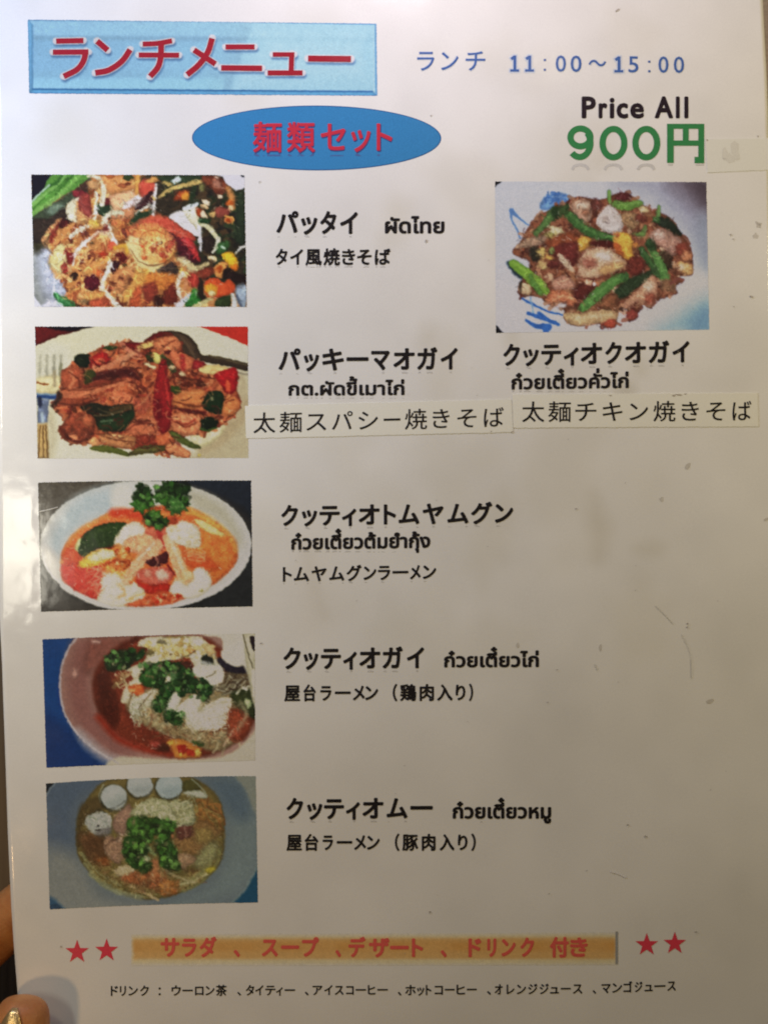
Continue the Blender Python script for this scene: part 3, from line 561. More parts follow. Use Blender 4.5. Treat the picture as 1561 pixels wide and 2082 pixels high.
    c.poly([(470,720),(520,680),(600,690),(640,760),(720,750),(785,820),(740,880),(660,915),(540,915),(440,870),(480,790)], (232,216,180), 1.8, True, .08); c.stroke([(600,760),(640,820),(600,850)], 26, (222,164,122), 3); c.stroke([(650,870),(720,840),(770,820)], 14, (214,150,90), 2.5); c.blob(710,800,30,22,(242,232,196),0,2)
    c.poly([(960,780),(1000,720),(1080,760),(1130,650),(1200,650),(1245,700),(1240,780),(1150,850),(1030,850),(960,820)], (230,214,184), 1.8, True, .06); c.blob(1080,700,50,45,(224,168,122),0,3); c.blob(1180,800,14,10,(150,140,80))
    c.poly([(640,905),(780,850),(900,800),(960,830),(1030,820),(1040,860),(900,905)], (206,92,56), 2.5, True, .3); c.dabs(np.array([(700,890),(900,820),(1040,830),(960,895)])/c.k+c.o, [(236,176,130),(190,56,36)], 26, 3.2)
    c.poly([(200,740),(290,800),(430,865),(560,912),(640,925),(640,935),(430,905),(200,790)], (206,200,192), 2, tex=.02)
    # coriander
    def leaf(cx, cy, r, col, lobes=9, seed=1):
        rg = np.random.default_rng(seed); pts = []
        for i in range(lobes*2):
            t = i / (lobes*2) * 2*math.pi; rr = r * (1.0 + .12*rg.random() if i % 2 == 0 else .78)
            pts.append((cx + rr*math.cos(t)*1.05, cy + rr*math.sin(t)*.9))
        c.poly(pts, col, 1.3, True, .25)
    c.stroke([(820,330),(900,320),(990,310)], 60, (160,70,44), 3)
    leaf(770,130,70,(44,66,28),9,1); leaf(760,190,80,(58,98,36),8,2); leaf(960,90,85,(40,62,28),11,3); leaf(1050,95,48,(38,58,28),7,4); leaf(1000,190,92,(62,98,46),10,5); leaf(900,140,60,(64,104,40),8,6)
    leaf(840,280,68,(62,100,34),8,7); leaf(905,310,48,(44,66,28),7,8)
    for a, b2 in [((740,230),(800,150)),((900,200),(1040,170)),((930,230),(1060,210)),((820,290),(880,270)),((900,120),(980,140))]:
        c.stroke([a, ((a[0]+b2[0])/2, (a[1]+b2[1])/2-8), b2], 9, (112,140,84), 2, alpha=.7)
    c.stroke([(780,240),(860,215),(950,240)], 12, (150,66,36), 1.8)
    for reg, nn in [([(690,90),(760,60),(840,90),(850,220),(700,240)],16),([(860,60),(960,30),(1090,70),(1095,220),(960,250),(860,160)],24),([(780,240),(950,250),(940,340),(860,350),(790,300)],12)]: c.herb(np.array(reg)/c.k+c.o, nn//2, 9.5, [(52,88,34),(70,108,46),(40,64,28),(92,128,66)])
    c.dabs(np.array([(690,70),(830,60),(1090,60),(1100,230),(900,340),(690,240)])/c.k+c.o, [(52,84,32),(84,120,56),(40,60,26),(66,104,42),(104,138,78)], 30, 2.2, .5)
    sq = np.array(soup)/c.k+c.o
    c.detail(sq, 2200, 8, 1.5, .22); c.detail(np.array([(210,520),(620,520),(700,700),(480,860),(250,760)])/c.k+c.o, 260, 20, 1.3, .26, .6); c.glints(sq, 150, 1.3, (255,236,214)); c.detail(np.array([(690,60),(1100,50),(1090,240),(900,350),(690,250)])/c.k+c.o, 420, 5, 1.3, .4)
    c.tone(1.22, .95, (1, 1.0, .96))
    c.finish(1.0)
    return c

def paint_chicken_noodle_soup():
    c = Canvas(82, 1282, 446, 284, (30,60,120), 4); c.T(80, 1280, 3.469)
    c.poly([(0,20),(280,20),(150,300),(170,600),(560,980),(0,1000)], (24,64,120), 4, tex=.04); c.poly([(20,600),(220,700),(560,960),(20,980)], (20,48,98), 12, alpha=.8, tex=.03)
    bowl = [(262,40),(200,140),(155,260),(143,380),(158,520),(200,640),(290,760),(400,850),(560,950),(800,980),(1560,960),(1560,20),(270,20)]
    c.poly(bowl, (150,112,100), 1.3, True, .03)
    c.poly([(280,60),(480,55),(400,200),(370,400),(420,600),(560,760),(700,860),(560,900),(380,800),(230,620),(190,400),(210,200)], (134,86,78), 16, tex=.05)
    c.poly([(400,60),(760,50),(600,120),(440,260),(330,300),(330,180)], (120,66,54), 12, alpha=.8); c.blob(400,85,30,12,(190,150,140),0,4); c.blob(250,310,24,34,(168,124,112),0,5); c.poly([(280,700),(500,880),(800,950),(700,975),(480,940),(300,800)], (160,146,148), 10, tex=.03)
    c.poly([(560,900),(900,915),(1300,895),(1500,740),(1560,650),(1560,990),(560,990)], (184,168,142), 3, tex=.02)
    c.stroke([(262,60),(200,150),(160,270),(148,390),(162,520),(205,640),(295,760),(405,852),(565,948)], [12,12,10,12,14,14,14,12,10], (172,158,162), 1.6)
    c.poly([(1140,40),(1280,60),(1300,180),(1330,240),(1420,260),(1480,420),(1540,600),(1560,20)], (200,188,165), 2, tex=.02)
    soup = [(750,55),(600,90),(480,180),(400,280),(375,420),(410,560),(500,700),(640,800),(800,870),(980,905),(1200,890),(1380,800),(1490,700),(1530,590),(1480,400),(1440,300),(1280,130),(1140,50)]
    c.poly(soup, (110,44,26), 5, True, .1)
    c.poly([(700,60),(540,150),(420,300),(410,440),(440,600),(520,700),(560,560),(520,400),(500,250),(640,110)], (76,28,16), 9); c.stroke([(420,620),(560,770),(760,850),(940,885)], [50,50,40,20], (140,46,28), 6)
    c.poly([(470,200),(540,150),(650,140),(690,200),(640,260),(560,290),(480,290)], (34,44,22), 2.4); c.stroke([(560,230),(640,190)],26,(50,66,32),3)
    # noodles and sprouts
    c.poly([(620,500),(760,420),(1100,400),(1400,420),(1500,560),(1420,760),(1250,860),(1050,800),(760,680),(640,600)], (126,104,70), 4, True, .15)
    c.mess(np.array([(640,520),(900,560),(1450,560),(1400,780),(1200,840),(900,740),(700,660)])/c.k+c.o, [(158,142,108),(140,118,82),(104,76,46),(172,158,124),(122,72,44)], 110, 34, 4, alpha=.6, soft=1.4)
    c.poly([(1300,300),(1460,300),(1490,440),(1300,440),(1200,400)], (96,78,56), 3); c.mess(np.array([(1220,340),(1470,320),(1480,440),(1250,450)])/c.k+c.o, [(150,140,118),(70,52,36),(120,108,84)], 40, 26, 3, ang=-.4, spread=.4)
    c.poly([(1360,440),(1500,430),(1530,620),(1460,600),(1360,500)], (48,52,26), 3); c.blob(1472,520,22,36,(160,166,120),-.3,1.6); c.stroke([(1390,450),(1430,415),(1465,420)],14,(196,188,160),1.3)
    c.poly([(1330,560),(1440,580),(1500,660),(1440,780),(1330,760)], (122,52,30), 4); c.stroke([(1420,520),(1460,600),(1400,700)], 30, (160,142,110), 4, alpha=.7); c.stroke([(1370,700),(1340,760),(1300,820)],12,(190,150,120),1.8)
    # bowl edge at the upper right, chicken, toppings
    c.poly([(1250,200),(1320,210),(1440,260),(1450,310),(1330,300),(1270,260)], (40,32,42), 2.4); c.poly([(1290,150),(1400,80),(1460,120),(1430,250),(1350,250),(1290,200)], (206,196,174), 2, tex=.02)
    c.poly([(1435,30),(1530,20),(1530,560),(1500,500),(1460,260)], (176,164,136), 1.5, False, .06); c.stroke([(1440,40),(1470,160),(1520,300)], 9, (88,78,60), 1.2); c.poly([(1485,55),(1520,55),(1522,155),(1500,130)], (38,26,30), 1.3); c.poly([(1495,300),(1530,300),(1530,560),(1510,500)], (196,182,152), 1)
    chick = [(690,110),(760,55),(900,50),(1120,50),(1230,140),(1260,230),(1300,300),(1290,360),(1200,400),(1120,330),(1060,200),(980,210),(860,230),(760,260),(680,350),(640,300),(610,285),(740,220),(760,130)]
    c.poly(chick, (204,190,156), 1.6, True, .1)
    c.dabs(np.array([(720,90),(900,60),(1150,70),(1240,200),(1000,190),(850,220)])/c.k+c.o, [(226,216,188),(206,180,116),(232,222,196),(190,160,104),(214,176,100)], 90, 5, alpha=.8)
    c.dabs(np.array([(820,80),(1080,60),(1080,170),(880,210)])/c.k+c.o, [(222,196,120),(232,210,150),(176,140,80)], 46, 4)
    for x,y,rx,ry,col,r in [(860,85,40,16,(120,108,84),.2),(780,165,26,22,(110,96,58),.5),(1180,215,42,38,(36,36,28),.3),(1200,140,40,40,(196,160,110),0),(930,175,8,7,(90,60,30),0),(960,55,80,8,(120,92,50),0),(1070,150,30,20,(190,130,70),.2),(1190,250,50,20,(150,146,140),.3)]: c.blob(x,y,rx,ry,col,r,1.8,.3)
    c.stroke([(1010,200),(1060,180),(1100,150)], 9, (90,70,48), 1.5); c.poly([(1090,260),(1200,250),(1270,250),(1300,310),(1280,370),(1210,395),(1170,350),(1090,320)], (214,204,178), 1.6, True, .05); c.stroke([(1180,335),(1220,320),(1245,290)], 9, (96,80,58), 1.4)
    c.poly([(620,390),(700,330),(720,390),(640,480),(630,520),(575,510),(590,450)], (200,180,144), 2); c.poly([(630,400),(700,385),(740,400),(735,465),(680,470),(640,440)], (196,84,38), 2, True, .3); c.blob(655,430,24,16,(226,140,80),0,1.6)
    c.stroke([(540,320),(590,350),(610,390)], 14, (190,170,134), 1.4); c.stroke([(530,400),(570,370)], 30, (130,92,56), 2.4)
    c.mess(np.array([(560,300),(640,300),(620,380),(540,400)])/c.k+c.o, [(150,116,76),(110,66,34),(176,152,112)], 16, 18, 3)
    c.mess(np.array([(640,500),(740,500),(730,600),(700,640),(650,600)])/c.k+c.o, [(176,168,144),(150,140,112),(200,190,164)], 30, 24, 3, ang=1.3, spread=.5); c.stroke([(715,620),(700,660),(682,700)], [16,10,5], (150,128,98), 1.4)
    c.poly([(650,500),(720,460),(800,420),(830,430),(800,500),(770,560),(740,540)], (196,184,152), 2, True, .15); c.stroke([(700,560),(760,480),(800,440)], 7, (86,64,44), 1.4)
    c.poly([(880,580),(960,430),(1000,480),(960,560)], (206,198,170), 1.8); c.poly([(950,570),(1020,510),(1080,460),(1140,480),(1130,570),(1060,625),(1000,600)], (208,196,168), 1.6, True, .05)
    c.poly([(1030,650),(1090,590),(1180,530),(1290,485),(1355,490),(1345,560),(1310,600),(1325,650),(1280,690),(1220,715),(1100,705),(1040,690)], (206,190,162), 1.5, True, .05)
    for p in [[(1130,590),(1230,530),(1330,510)],[(1180,640),(1260,610),(1320,610)],[(1200,600),(1250,560)]]: c.stroke(p, 8, (140,122,96), 1.8, alpha=.7)
    c.stroke([(1130,560),(1200,500),(1300,470)], 30, (140,126,92), 2.5, alpha=.6); c.stroke([(1140,715),(1220,722),(1290,700)], 12, (90,50,28), 2.4)
    # green leaves
    G = (34,60,26)
    for pts, col in [([(705,340),(770,260),(830,230),(900,230),(930,330),(880,410),(780,410),(720,380)], (38,72,28)), ([(910,240),(1040,230),(1080,290),(1090,340),(1160,340),(1220,410),(1220,450),(1170,500),(1130,460),(1060,450),(1000,480),(960,410),(930,330)], (28,52,24)), ([(850,420),(900,390),(960,410),(930,480),(870,580),(820,580),(795,520),(840,460)], (32,70,28)), ([(880,580),(940,570),(1010,610),(1010,650),(940,665),(890,620)], (40,76,28)), ([(680,180),(740,130),(745,180),(690,225)], (34,60,26)), ([(1080,780),(1160,800),(1150,830),(1090,810)], (60,72,34))]:
        c.poly(pts, col, 1.6, True, .25)
    c.stroke([(740,330),(790,280),(860,240)], 22, (80,124,58), 2.4, alpha=.7); c.stroke([(830,540),(870,480),(900,430)], 16, (66,110,46), 2.4, alpha=.7); c.stroke([(1090,380),(1150,400),(1180,450)], 30, (50,84,40), 4, alpha=.7)
    c.poly([(910,260),(930,260),(970,320),(970,400),(945,405),(915,330)], (74,104,60), 1.6); c.stroke([(945,330),(958,390)], 10, (130,150,106), 1.4); c.blob(905,355,20,34,(206,194,156),0,1.6)
    c.blob(872,262,36,36,(84,44,30),0,1.8); c.poly([(990,235),(1060,230),(1085,290),(1060,300),(1020,260)], (72,36,26), 2)
    c.poly([(905,790),(990,770),(1080,810),(1140,850),(1130,900),(1040,905),(960,905),(940,850)], (190,110,44), 2.4); c.blob(1010,845,40,34,(150,36,22),.3,2); c.blob(1070,870,36,24,(160,44,24),0,2); c.blob(1120,870,20,28,(206,150,66),0,2); c.blob(930,800,26,18,(190,130,50),0,2); c.blob(1000,880,12,14,(206,150,60),0,1.5)
    c.blob(860,830,60,26,(70,34,20),.2,4); c.blob(820,810,36,26,(150,60,46),0,4)
    gr = [(34,62,26),(56,88,40),(26,44,20),(72,104,54),(44,78,32)]
    for reg, nn in [([(705,250),(930,240),(930,410),(720,390)],46),([(930,240),(1080,290),(1220,410),(1170,500),(960,470)],56),([(860,400),(950,410),(880,580),(800,560)],30),([(470,170),(690,140),(640,270),(470,280)],34),([(880,580),(1010,600),(1000,660),(900,650)],18)]:
        c.dabs(np.array(reg)/c.k+c.o, gr+[(150,140,104),(120,100,66)], nn, 3.6, .8); c.herb(np.array(reg)/c.k+c.o, nn//3, 7.5, [(46,80,32),(66,104,46),(34,62,26),(88,124,62)])
    fd = np.array([(700,60),(1120,45),(1280,200),(1440,330),(1520,590),(1400,790),(1100,890),(800,860),(560,740),(400,520),(420,300),(520,160)])/c.k+c.o
    c.detail(fd, 2300, 8, 1.4, .22); c.detail(np.array([(640,520),(1450,520),(1400,780),(900,760)])/c.k+c.o, 420, 22, 1.4, .3, .55); c.glints(fd, 120, 1.2, (240,230,205))
    c.tone(1.18, .86, (.98, .98, .92))
    c.finish(1.0)
    return c

def paint_pork_noodle_soup():
    c = Canvas(88, 1572, 446, 284, (86,92,98), 5); c.T(85, 1570, 3.469)
    c.poly([(30,60),(700,30),(300,180),(240,400),(240,600),(40,560)], (72,82,98), 20, tex=.03); c.poly([(40,560),(260,600),(420,860),(700,930),(700,990),(40,990)], (112,110,106), 22, tex=.03)
    c.poly([(1250,60),(1500,30),(1540,600),(1440,820),(1100,930),(900,940),(1200,780),(1300,500),(1300,250)], (96,104,106), 18, tex=.03); c.poly([(1180,60),(1400,60),(1480,240),(1440,340),(1330,300)], (74,86,98), 16, tex=.03)
    c.poly([(20,70),(90,70),(60,110),(30,160)], (22,26,32), 1.6, False); c.stroke([(95,82),(60,120),(35,165)], 8, (130,136,140), 1.5, alpha=.6)
    c.poly([(50,870),(100,900),(170,970),(50,985)], (42,72,98), 4, False, .05); c.poly([(60,940),(110,925),(160,980),(60,990)],(34,54,74),3,False)
    c.poly([(1370,20),(1540,20),(1540,300),(1490,260),(1440,130)], (112,112,104), 3, tex=.02)
    c.poly([(1540,640),(1500,720),(1430,840),(1350,925),(1540,930)], (24,62,86), 2, False, .05); c.stroke([(1545,620),(1490,730),(1420,840),(1340,930)], 10, (104,118,116), 3, alpha=.6)
    soup = [(430,70),(640,30),(1000,25),(1130,70),(1240,170),(1285,300),(1290,480),(1270,620),(1180,740),(1060,820),(900,880),(740,900),(620,880),(440,810),(340,710),(260,600),(245,480),(250,340),(300,220)]
    c.poly(soup, (92,76,38), 2.4, True, .1)
    c.poly([(280,240),(400,180),(440,260),(300,360),(260,520),(255,400)], (72,56,30), 6); c.poly([(270,430),(440,450),(460,640),(360,640),(290,560)], (78,50,28), 8); c.blob(440,630,60,30,(112,60,26),.3,5)
    c.mess(np.array([(330,560),(480,640),(560,740),(900,760),(1120,690),(1160,740),(980,820),(740,850),(480,770)])/c.k+c.o, [(120,98,54),(92,66,36),(134,116,70),(104,62,34)], 70, 24, 3, alpha=.5, soft=1.4)
    for p, w in [([(275,570),(340,650),(430,730),(560,800)],12),([(300,640),(400,750),(560,840),(720,880)],16),([(340,720),(440,800),(560,860)],20)]: c.stroke(p, w, (128,124,84), 2, alpha=.8)
    c.stroke([(420,790),(540,850),(700,890)], 26, (122,124,104), 4, alpha=.7)
    # right hand pieces
    c.poly([(1090,210),(1180,190),(1270,300),(1260,400),(1150,360),(1080,330)], (112,78,36), 4); c.mess(np.array([(1080,220),(1200,200),(1280,340),(1270,420),(1080,340)])/c.k+c.o, [(140,88,40),(104,64,30),(132,110,58),(90,70,34)], 50, 26, 3.5, ang=.9, spread=.5)
    c.poly([(1060,370),(1160,345),(1270,430),(1220,470),(1160,540),(1090,590),(960,540),(920,480),(1000,440)], (112,80,44), 3, True, .15); c.blob(1140,450,80,60,(118,94,50),.3,6); c.poly([(960,380),(1050,365),(1070,440),(990,480),(950,450)], (84,46,36), 2.4); c.stroke([(1010,380),(1020,460)], 10, (130,92,76), 2)
    c.poly([(1180,500),(1240,500),(1230,600),(1120,680),(1060,640),(1100,580)], (118,112,74), 6, alpha=.9); c.blob(905,450,30,22,(156,96,60),0,2); c.blob(1040,330,46,50,(120,118,84),.5,3)
    c.stroke([(1200,560),(1180,660),(1080,740),(960,810)], [20,26,30,20], (134,130,82), 3, alpha=.7); c.stroke([(1260,540),(1230,650),(1130,770),(1000,840)], 18, (118,116,72), 3, alpha=.7); c.blob(1190,690,40,24,(150,132,36),-.4,3); c.stroke([(1160,720),(1060,770),(950,800)], 12, (170,160,116), 1.8)
    c.poly([(940,600),(1000,570),(1090,605),(1060,650),(960,690)], (130,98,72), 2.5); c.stroke([(860,690),(960,740),(1080,780)], 16, (156,138,100), 1.8); c.stroke([(1000,690),(1060,700),(1100,690)],10,(70,44,24),2.4)
    # pork and broth pieces at left
    c.poly([(500,370),(540,280),(620,225),(640,300),(600,400),(600,445),(540,440)], (120,88,72), 2.4); c.poly([(445,460),(490,450),(570,500),(580,600),(540,650),(470,600),(440,540)], (128,94,72), 2.4); c.blob(552,474,22,18,(156,122,100)); c.stroke([(560,440),(600,445)],14,(166,134,110),1.8); c.stroke([(440,540),(480,490),(540,470)], 12, (86,60,44), 2.4)
    c.poly([(510,700),(580,655),(660,680),(640,720),(560,740)], (158,136,100), 2, True, .15); c.poly([(560,740),(760,680),(860,740),(960,830),(880,870),(760,820),(620,780)], (124,66,34), 3, True, .2); c.stroke([(800,640),(800,700),(780,760)], [50,46,30], (150,90,54), 2.6); c.poly([(850,760),(950,780),(960,840),(880,870),(820,840)], (140,78,30), 3.4, True, .25)
    c.stroke([(630,800),(720,850),(820,900)], [10,14,16], (160,134,98), 1.8)
    c.mess(np.array([(620,720),(960,720),(960,850),(700,850)])/c.k+c.o, [(158,92,46),(104,56,30),(90,70,40),(146,104,66)], 40, 22, 3, alpha=.7)
    # fried garlic / thin noodles
    c.poly([(700,220),(800,190),(900,210),(1040,210),(1080,300),(1040,370),(960,370),(860,330),(760,310),(620,300)], (138,134,98), 3, True, .1)
    c.mess(np.array([(720,210),(860,200),(1060,220),(1060,350),(960,360),(800,300),(640,300)])/c.k+c.o, [(164,160,124),(120,114,78),(176,170,134),(140,136,100)], 110, 18, 2.4, bend=1.6)
    for x,y in [(740,240),(800,205),(850,225),(900,200)]:
        c.stroke([(x-24,y),(x,y-22),(x+26,y),(x,y+22),(x-20,y+4)], 7, (170,166,124), 1.4, alpha=.8)
    # fish balls
    def ball(x, y, rx, ry, col, rot=0):
        c.blob(x-4, y+8, rx+8, ry+8, (44,42,28), rot, 3, .03, alpha=.7); c.blob(x, y, rx, ry, col, rot, 1.6, .04, .03)
        c.blob(x+rx*.15, y+ry*.35, rx*.7, ry*.5, tuple(v*.86 for v in col), rot, 8, .05, .02, .7); c.blob(x-rx*.1, y-ry*.3, rx*.6, ry*.4, tuple(min(255, v*1.06) for v in col), rot, 8, .05, .02, .7)
    c.stroke([(440,90),(410,150),(415,210)], 7, (150,150,128), 1.5)
    ball(512,175,90,92,(150,152,150),-.5); ball(693,90,90,82,(148,150,150)); ball(902,98,94,88,(142,150,154)); c.stroke([(420,200),(460,260),(540,240),(600,190)], 8, (34,32,24), 2, alpha=.5)
    c.poly([(302,350),(340,300),(420,280),(480,300),(495,360),(460,420),(380,440),(340,410)], (146,144,136), 1.6, True, .04); c.poly([(380,420),(490,390),(480,440),(400,450)], (100,92,88), 4); c.stroke([(340,320),(385,330)], 9, (106,112,88), 1.5); c.blob(400,378,10,9,(30,24,20)); c.blob(395,407,20,6,(40,30,26)); c.stroke([(345,300),(400,268),(450,285)], 9, (40,36,22), 1.8, alpha=.8)
    c.poly([(1000,70),(1080,50),(1130,110),(1060,140),(1000,130)], (72,66,30), 2.4); c.stroke([(1060,50),(1130,110),(1165,170)], 8, (136,138,116), 1.6); c.poly([(1005,140),(1120,130),(1170,180),(1080,175),(1020,165)], (150,150,130), 1.8)
    # coriander
    for pts, col in [([(610,330),(680,310),(760,320),(780,360),(800,420),(770,500),(700,470),(620,460),(600,400)], (52,86,28)), ([(780,340),(860,330),(950,360),(940,400),(890,440),(840,460),(790,430)], (48,76,28)), ([(580,470),(650,450),(700,490),(760,530),(740,590),(680,620),(690,700),(620,660),(580,580)], (36,62,24)), ([(800,480),(880,470),(940,520),(960,600),(950,660),(880,690),(830,640),(830,560)], (40,68,26)), ([(680,640),(780,640),(770,690),(700,720)], (38,58,24)), ([(840,410),(900,400),(910,470),(850,480)],(34,56,22))]:
        c.poly(pts, col, 2, True, .25)
    c.blob(690,380,50,34,(72,112,38),.2,6,alpha=.8); c.blob(690,450,36,18,(80,110,44),0,4,alpha=.7); c.blob(900,610,50,40,(52,84,36),.3,6,alpha=.8); c.blob(620,560,30,50,(46,76,30),0,6,alpha=.8)
    c.blob(700,540,70,40,(26,42,18),.3,5,alpha=.7); c.blob(830,520,40,30,(24,38,18),0,5,alpha=.7)
    c.stroke([(715,490),(750,530),(795,580)], 24, (104,118,72), 1.8); c.poly([(680,600),(720,585),(770,600),(740,645),(700,630)], (130,132,94), 1.8)
    gr = [(52,88,30),(70,108,40),(34,58,22),(44,74,28),(84,118,50)]
    for reg, nn in [([(610,320),(780,320),(780,490),(600,460)],44),([(780,330),(950,350),(890,450),(790,430)],26),([(580,460),(740,500),(700,700),(590,640)],40),([(800,480),(950,500),(950,670),(840,670)],38)]:
        c.dabs(np.array(reg)/c.k+c.o, gr+[(110,100,66)], nn, 3.4, .75); c.herb(np.array(reg)/c.k+c.o, nn//3, 9.5, [(56,94,32),(78,118,44),(40,68,24),(94,130,58)])
    fd = np.array([(300,240),(500,280),(640,180),(1060,150),(1280,300),(1280,600),(1060,820),(740,895),(440,800),(260,600),(250,380)])/c.k+c.o
    c.detail(fd, 2500, 9, 1.4, .26); c.detail(np.array([(330,600),(600,700),(1000,700),(1210,600),(1030,800),(740,850),(470,770)])/c.k+c.o, 260, 18, 1.3, .3, .45); c.glints(fd, 90, 1.1, (200,196,170), .5)
    c.tone(1.08, .84, (.97, .96, .88))
    c.finish(1.0)
    return c

def paint_stir_fried_chicken():
    c = Canvas(1002, 364, 446, 318, (190,192,202), 6); c.T(1000, 360, 3.469)
    c.poly([(20,30),(700,30),(300,500),(20,700)], (192,198,212), 30, tex=.02); c.poly([(900,30),(1520,30),(1520,500),(1300,320),(1100,120)], (150,146,156), 34, tex=.03)
    c.poly([(1250,20),(1540,20),(1540,300),(1400,160)], (104,88,94), 26, tex=.03); c.poly([(1400,30),(1540,30),(1540,220)], (78,62,66), 20, tex=.03); c.poly([(1440,300),(1540,300),(1540,640),(1460,600)], (140,144,150), 20, tex=.02)
    c.poly([(20,700),(1100,900),(1400,700),(1460,800),(1300,1060),(20,1100)], (200,200,206), 24, tex=.02); c.poly([(1250,1000),(1420,880),(1540,860),(1540,1090),(1150,1090)], (128,158,172), 26, tex=.03); c.poly([(1440,960),(1540,920),(1540,1090),(1380,1090)], (106,140,158), 14, tex=.03)
    c.poly([(10,20),(66,32),(40,56),(20,75)], (26,24,28), 1, False); c.poly([(20,1040),(40,1050),(82,1100),(20,1110)], (26,24,28), 1, False)
    # blue drawing on the plate
    c.poly([(335,200),(370,140),(440,108),(520,115),(570,150),(520,190),(430,220),(360,235)], (96,138,190), 2, True, .2); c.mess(np.array([(370,150),(440,115),(550,150),(450,190)])/c.k+c.o, [(74,118,178),(110,150,200),(60,104,168)], 40, 14, 3)
    B1 = (86,128,184)
    c.stroke([(135,235),(140,300),(180,380),(195,430)], [30,14,14,12], B1, 1.3); c.stroke([(135,235),(190,290),(270,345)], [34,16,10], B1, 1.3)
    B2 = (44,96,170)
    c.stroke([(205,855),(290,900),(400,950),(510,975)], [14,18,16,12], B2, 1.3); c.stroke([(270,850),(290,960)], 12, (110,148,196), 1.5)
    c.stroke([(250,960),(340,990),(470,1040)], [20,30,24], B2, 1.3); c.stroke([(240,1010),(310,1050),(400,1060)], [20,34,50], B2, 1.3); c.stroke([(330,960),(400,1010),(440,1030)], 26, B2, 1.3); c.stroke([(360,1050),(380,1085)], 40, B2, 1.3)
    c.poly([(100,600),(160,610),(230,700),(200,720),(140,670)], (38,56,66), 2.5)
    mass = [(190,470),(230,390),(300,290),(340,260),(460,210),(560,150),(640,140),(760,160),(900,110),(980,130),(1050,190),(1180,250),(1270,300),(1340,410),(1400,500),(1415,600),(1410,690),(1310,700),(1350,720),(1340,745),(1260,780),(1300,800),(1290,830),(1150,880),(1120,930),(1060,890),(1030,940),(1020,1000),(960,1000),(940,930),(880,960),(880,1040),(830,1065),(760,1040),(600,1050),(510,1010),(500,930),(390,900),(340,850),(280,840),(200,830),(185,760),(230,700),(260,600),(150,550),(150,500)]
    c.poly(mass, (118,66,42), 1.6, True, .2); q = np.array(mass)/c.k+c.o
    c.mess(q, [(150,92,60),(96,44,30),(134,70,42),(174,122,84),(84,40,28),(160,106,66)], 260, 22, 7, alpha=.8); c.dabs(q, [(84,34,26),(188,140,96),(70,38,28),(150,80,50),(204,166,128)], 110, 5, alpha=.8)
    # green beans
    def bean(p, w, col, hi):
        c.stroke(p, np.array(w)+8, tuple(v*.5 for v in col), 2, alpha=.6); c.stroke(p, w, col, 1.3); c.stroke([(x+3, y-w[0]*.15) for x, y in p], [w[0]*.25]*len(p), hi, 2.4, alpha=.7)
    c.poly([(380,280),(420,230),(540,190),(520,260),(420,320),(340,350)], (58,78,38), 2.4)
    bean([(440,240),(380,320),(310,400)], [60,50,36], (76,110,52), (104,138,68)); c.blob(440,250,24,40,(40,60,30),0,3)
    # chicken pieces
    c.poly([(560,190),(620,155),(690,175),(705,240),(690,300),(640,330),(600,290),(570,240)], (176,132,102), 1.6, True, .1); c.blob(640,200,50,26,(206,170,140),0,3); c.blob(660,250,30,26,(150,96,66),0,3)
    c.poly([(735,300),(780,230),(830,195),(880,240),(920,300),(915,390),(860,400),(790,385),(750,350)], (196,180,166), 1.5, True, .06); c.blob(800,300,30,24,(160,140,128),.4,3); c.blob(850,360,40,20,(216,200,186),0,3); c.stroke([(830,210),(860,270),(900,330)], 12, (172,154,140), 3)
    c.blob(735,200,40,46,(110,56,44),.2,2.4); c.poly([(860,150),(900,110),(960,115),(980,150),(900,170)], (92,36,34), 1.8); bean([(825,105),(825,150),(830,180)], [24,30,20], (110,150,62), (140,180,90))
    bean([(870,190),(950,205),(1040,185)], [50,60,40], (98,138,52), (130,170,76)); c.blob(1065,228,36,22,(206,176,120),.2,1.8)
    bean([(1175,210),(1170,280)], [20,26], (104,138,66), (120,160,80)); c.poly([(1150,290),(1240,290),(1300,350),(1340,410),(1300,410),(1220,360),(1150,330)], (38,46,32), 2); c.blob(1160,300,30,20,(70,110,50),.6,2)
    c.poly([(910,260),(1000,250),(1040,300),(1000,370),(930,340)], (150,112,72), 2.4); c.blob(1050,290,44,30,(112,52,38),.2,2.4)
    bean([(545,270),(620,340),(720,400),(840,435)], [60,66,64,50], (62,102,44), (96,138,66))
    bean([(1080,350),(1060,400),(1000,400)], [20,30,16], (96,124,56), (120,150,70))
    c.poly([(1110,400),(1180,360),(1260,390),(1330,440),(1330,520),(1260,560),(1200,500),(1130,460)], (168,120,96), 1.8, True, .15); c.blob(1180,410,44,30,(196,156,132),.3,3.4); c.blob(1340,510,50,50,(130,58,40),0,2.6); c.blob(1370,560,40,40,(176,108,66),0,2.4)
    c.poly([(1310,600),(1380,610),(1415,640),(1400,690),(1330,670)], (206,150,84), 1.8); c.blob(1335,635,24,22,(232,190,140),0,2); c.poly([(1170,530),(1250,540),(1270,640),(1220,650)], (66,46,30), 2.5)
    bean([(1050,510),(1110,600),(1180,700)], [40,46,40], (56,88,42), (84,120,58)); bean([(1105,480),(1150,560),(1200,650),(1215,720)], [36,50,64,60], (84,128,56), (118,160,80)); c.poly([(1090,440),(1130,440),(1160,500),(1120,520),(1080,480)], (44,66,34), 2)
    c.blob(455,380,60,36,(206,190,136),.2,1.8,.3); c.blob(410,410,50,20,(150,140,72),0,2.4); c.poly([(180,480),(260,430),(380,420),(340,480),(230,500)], (154,120,92), 2.4, True, .2)
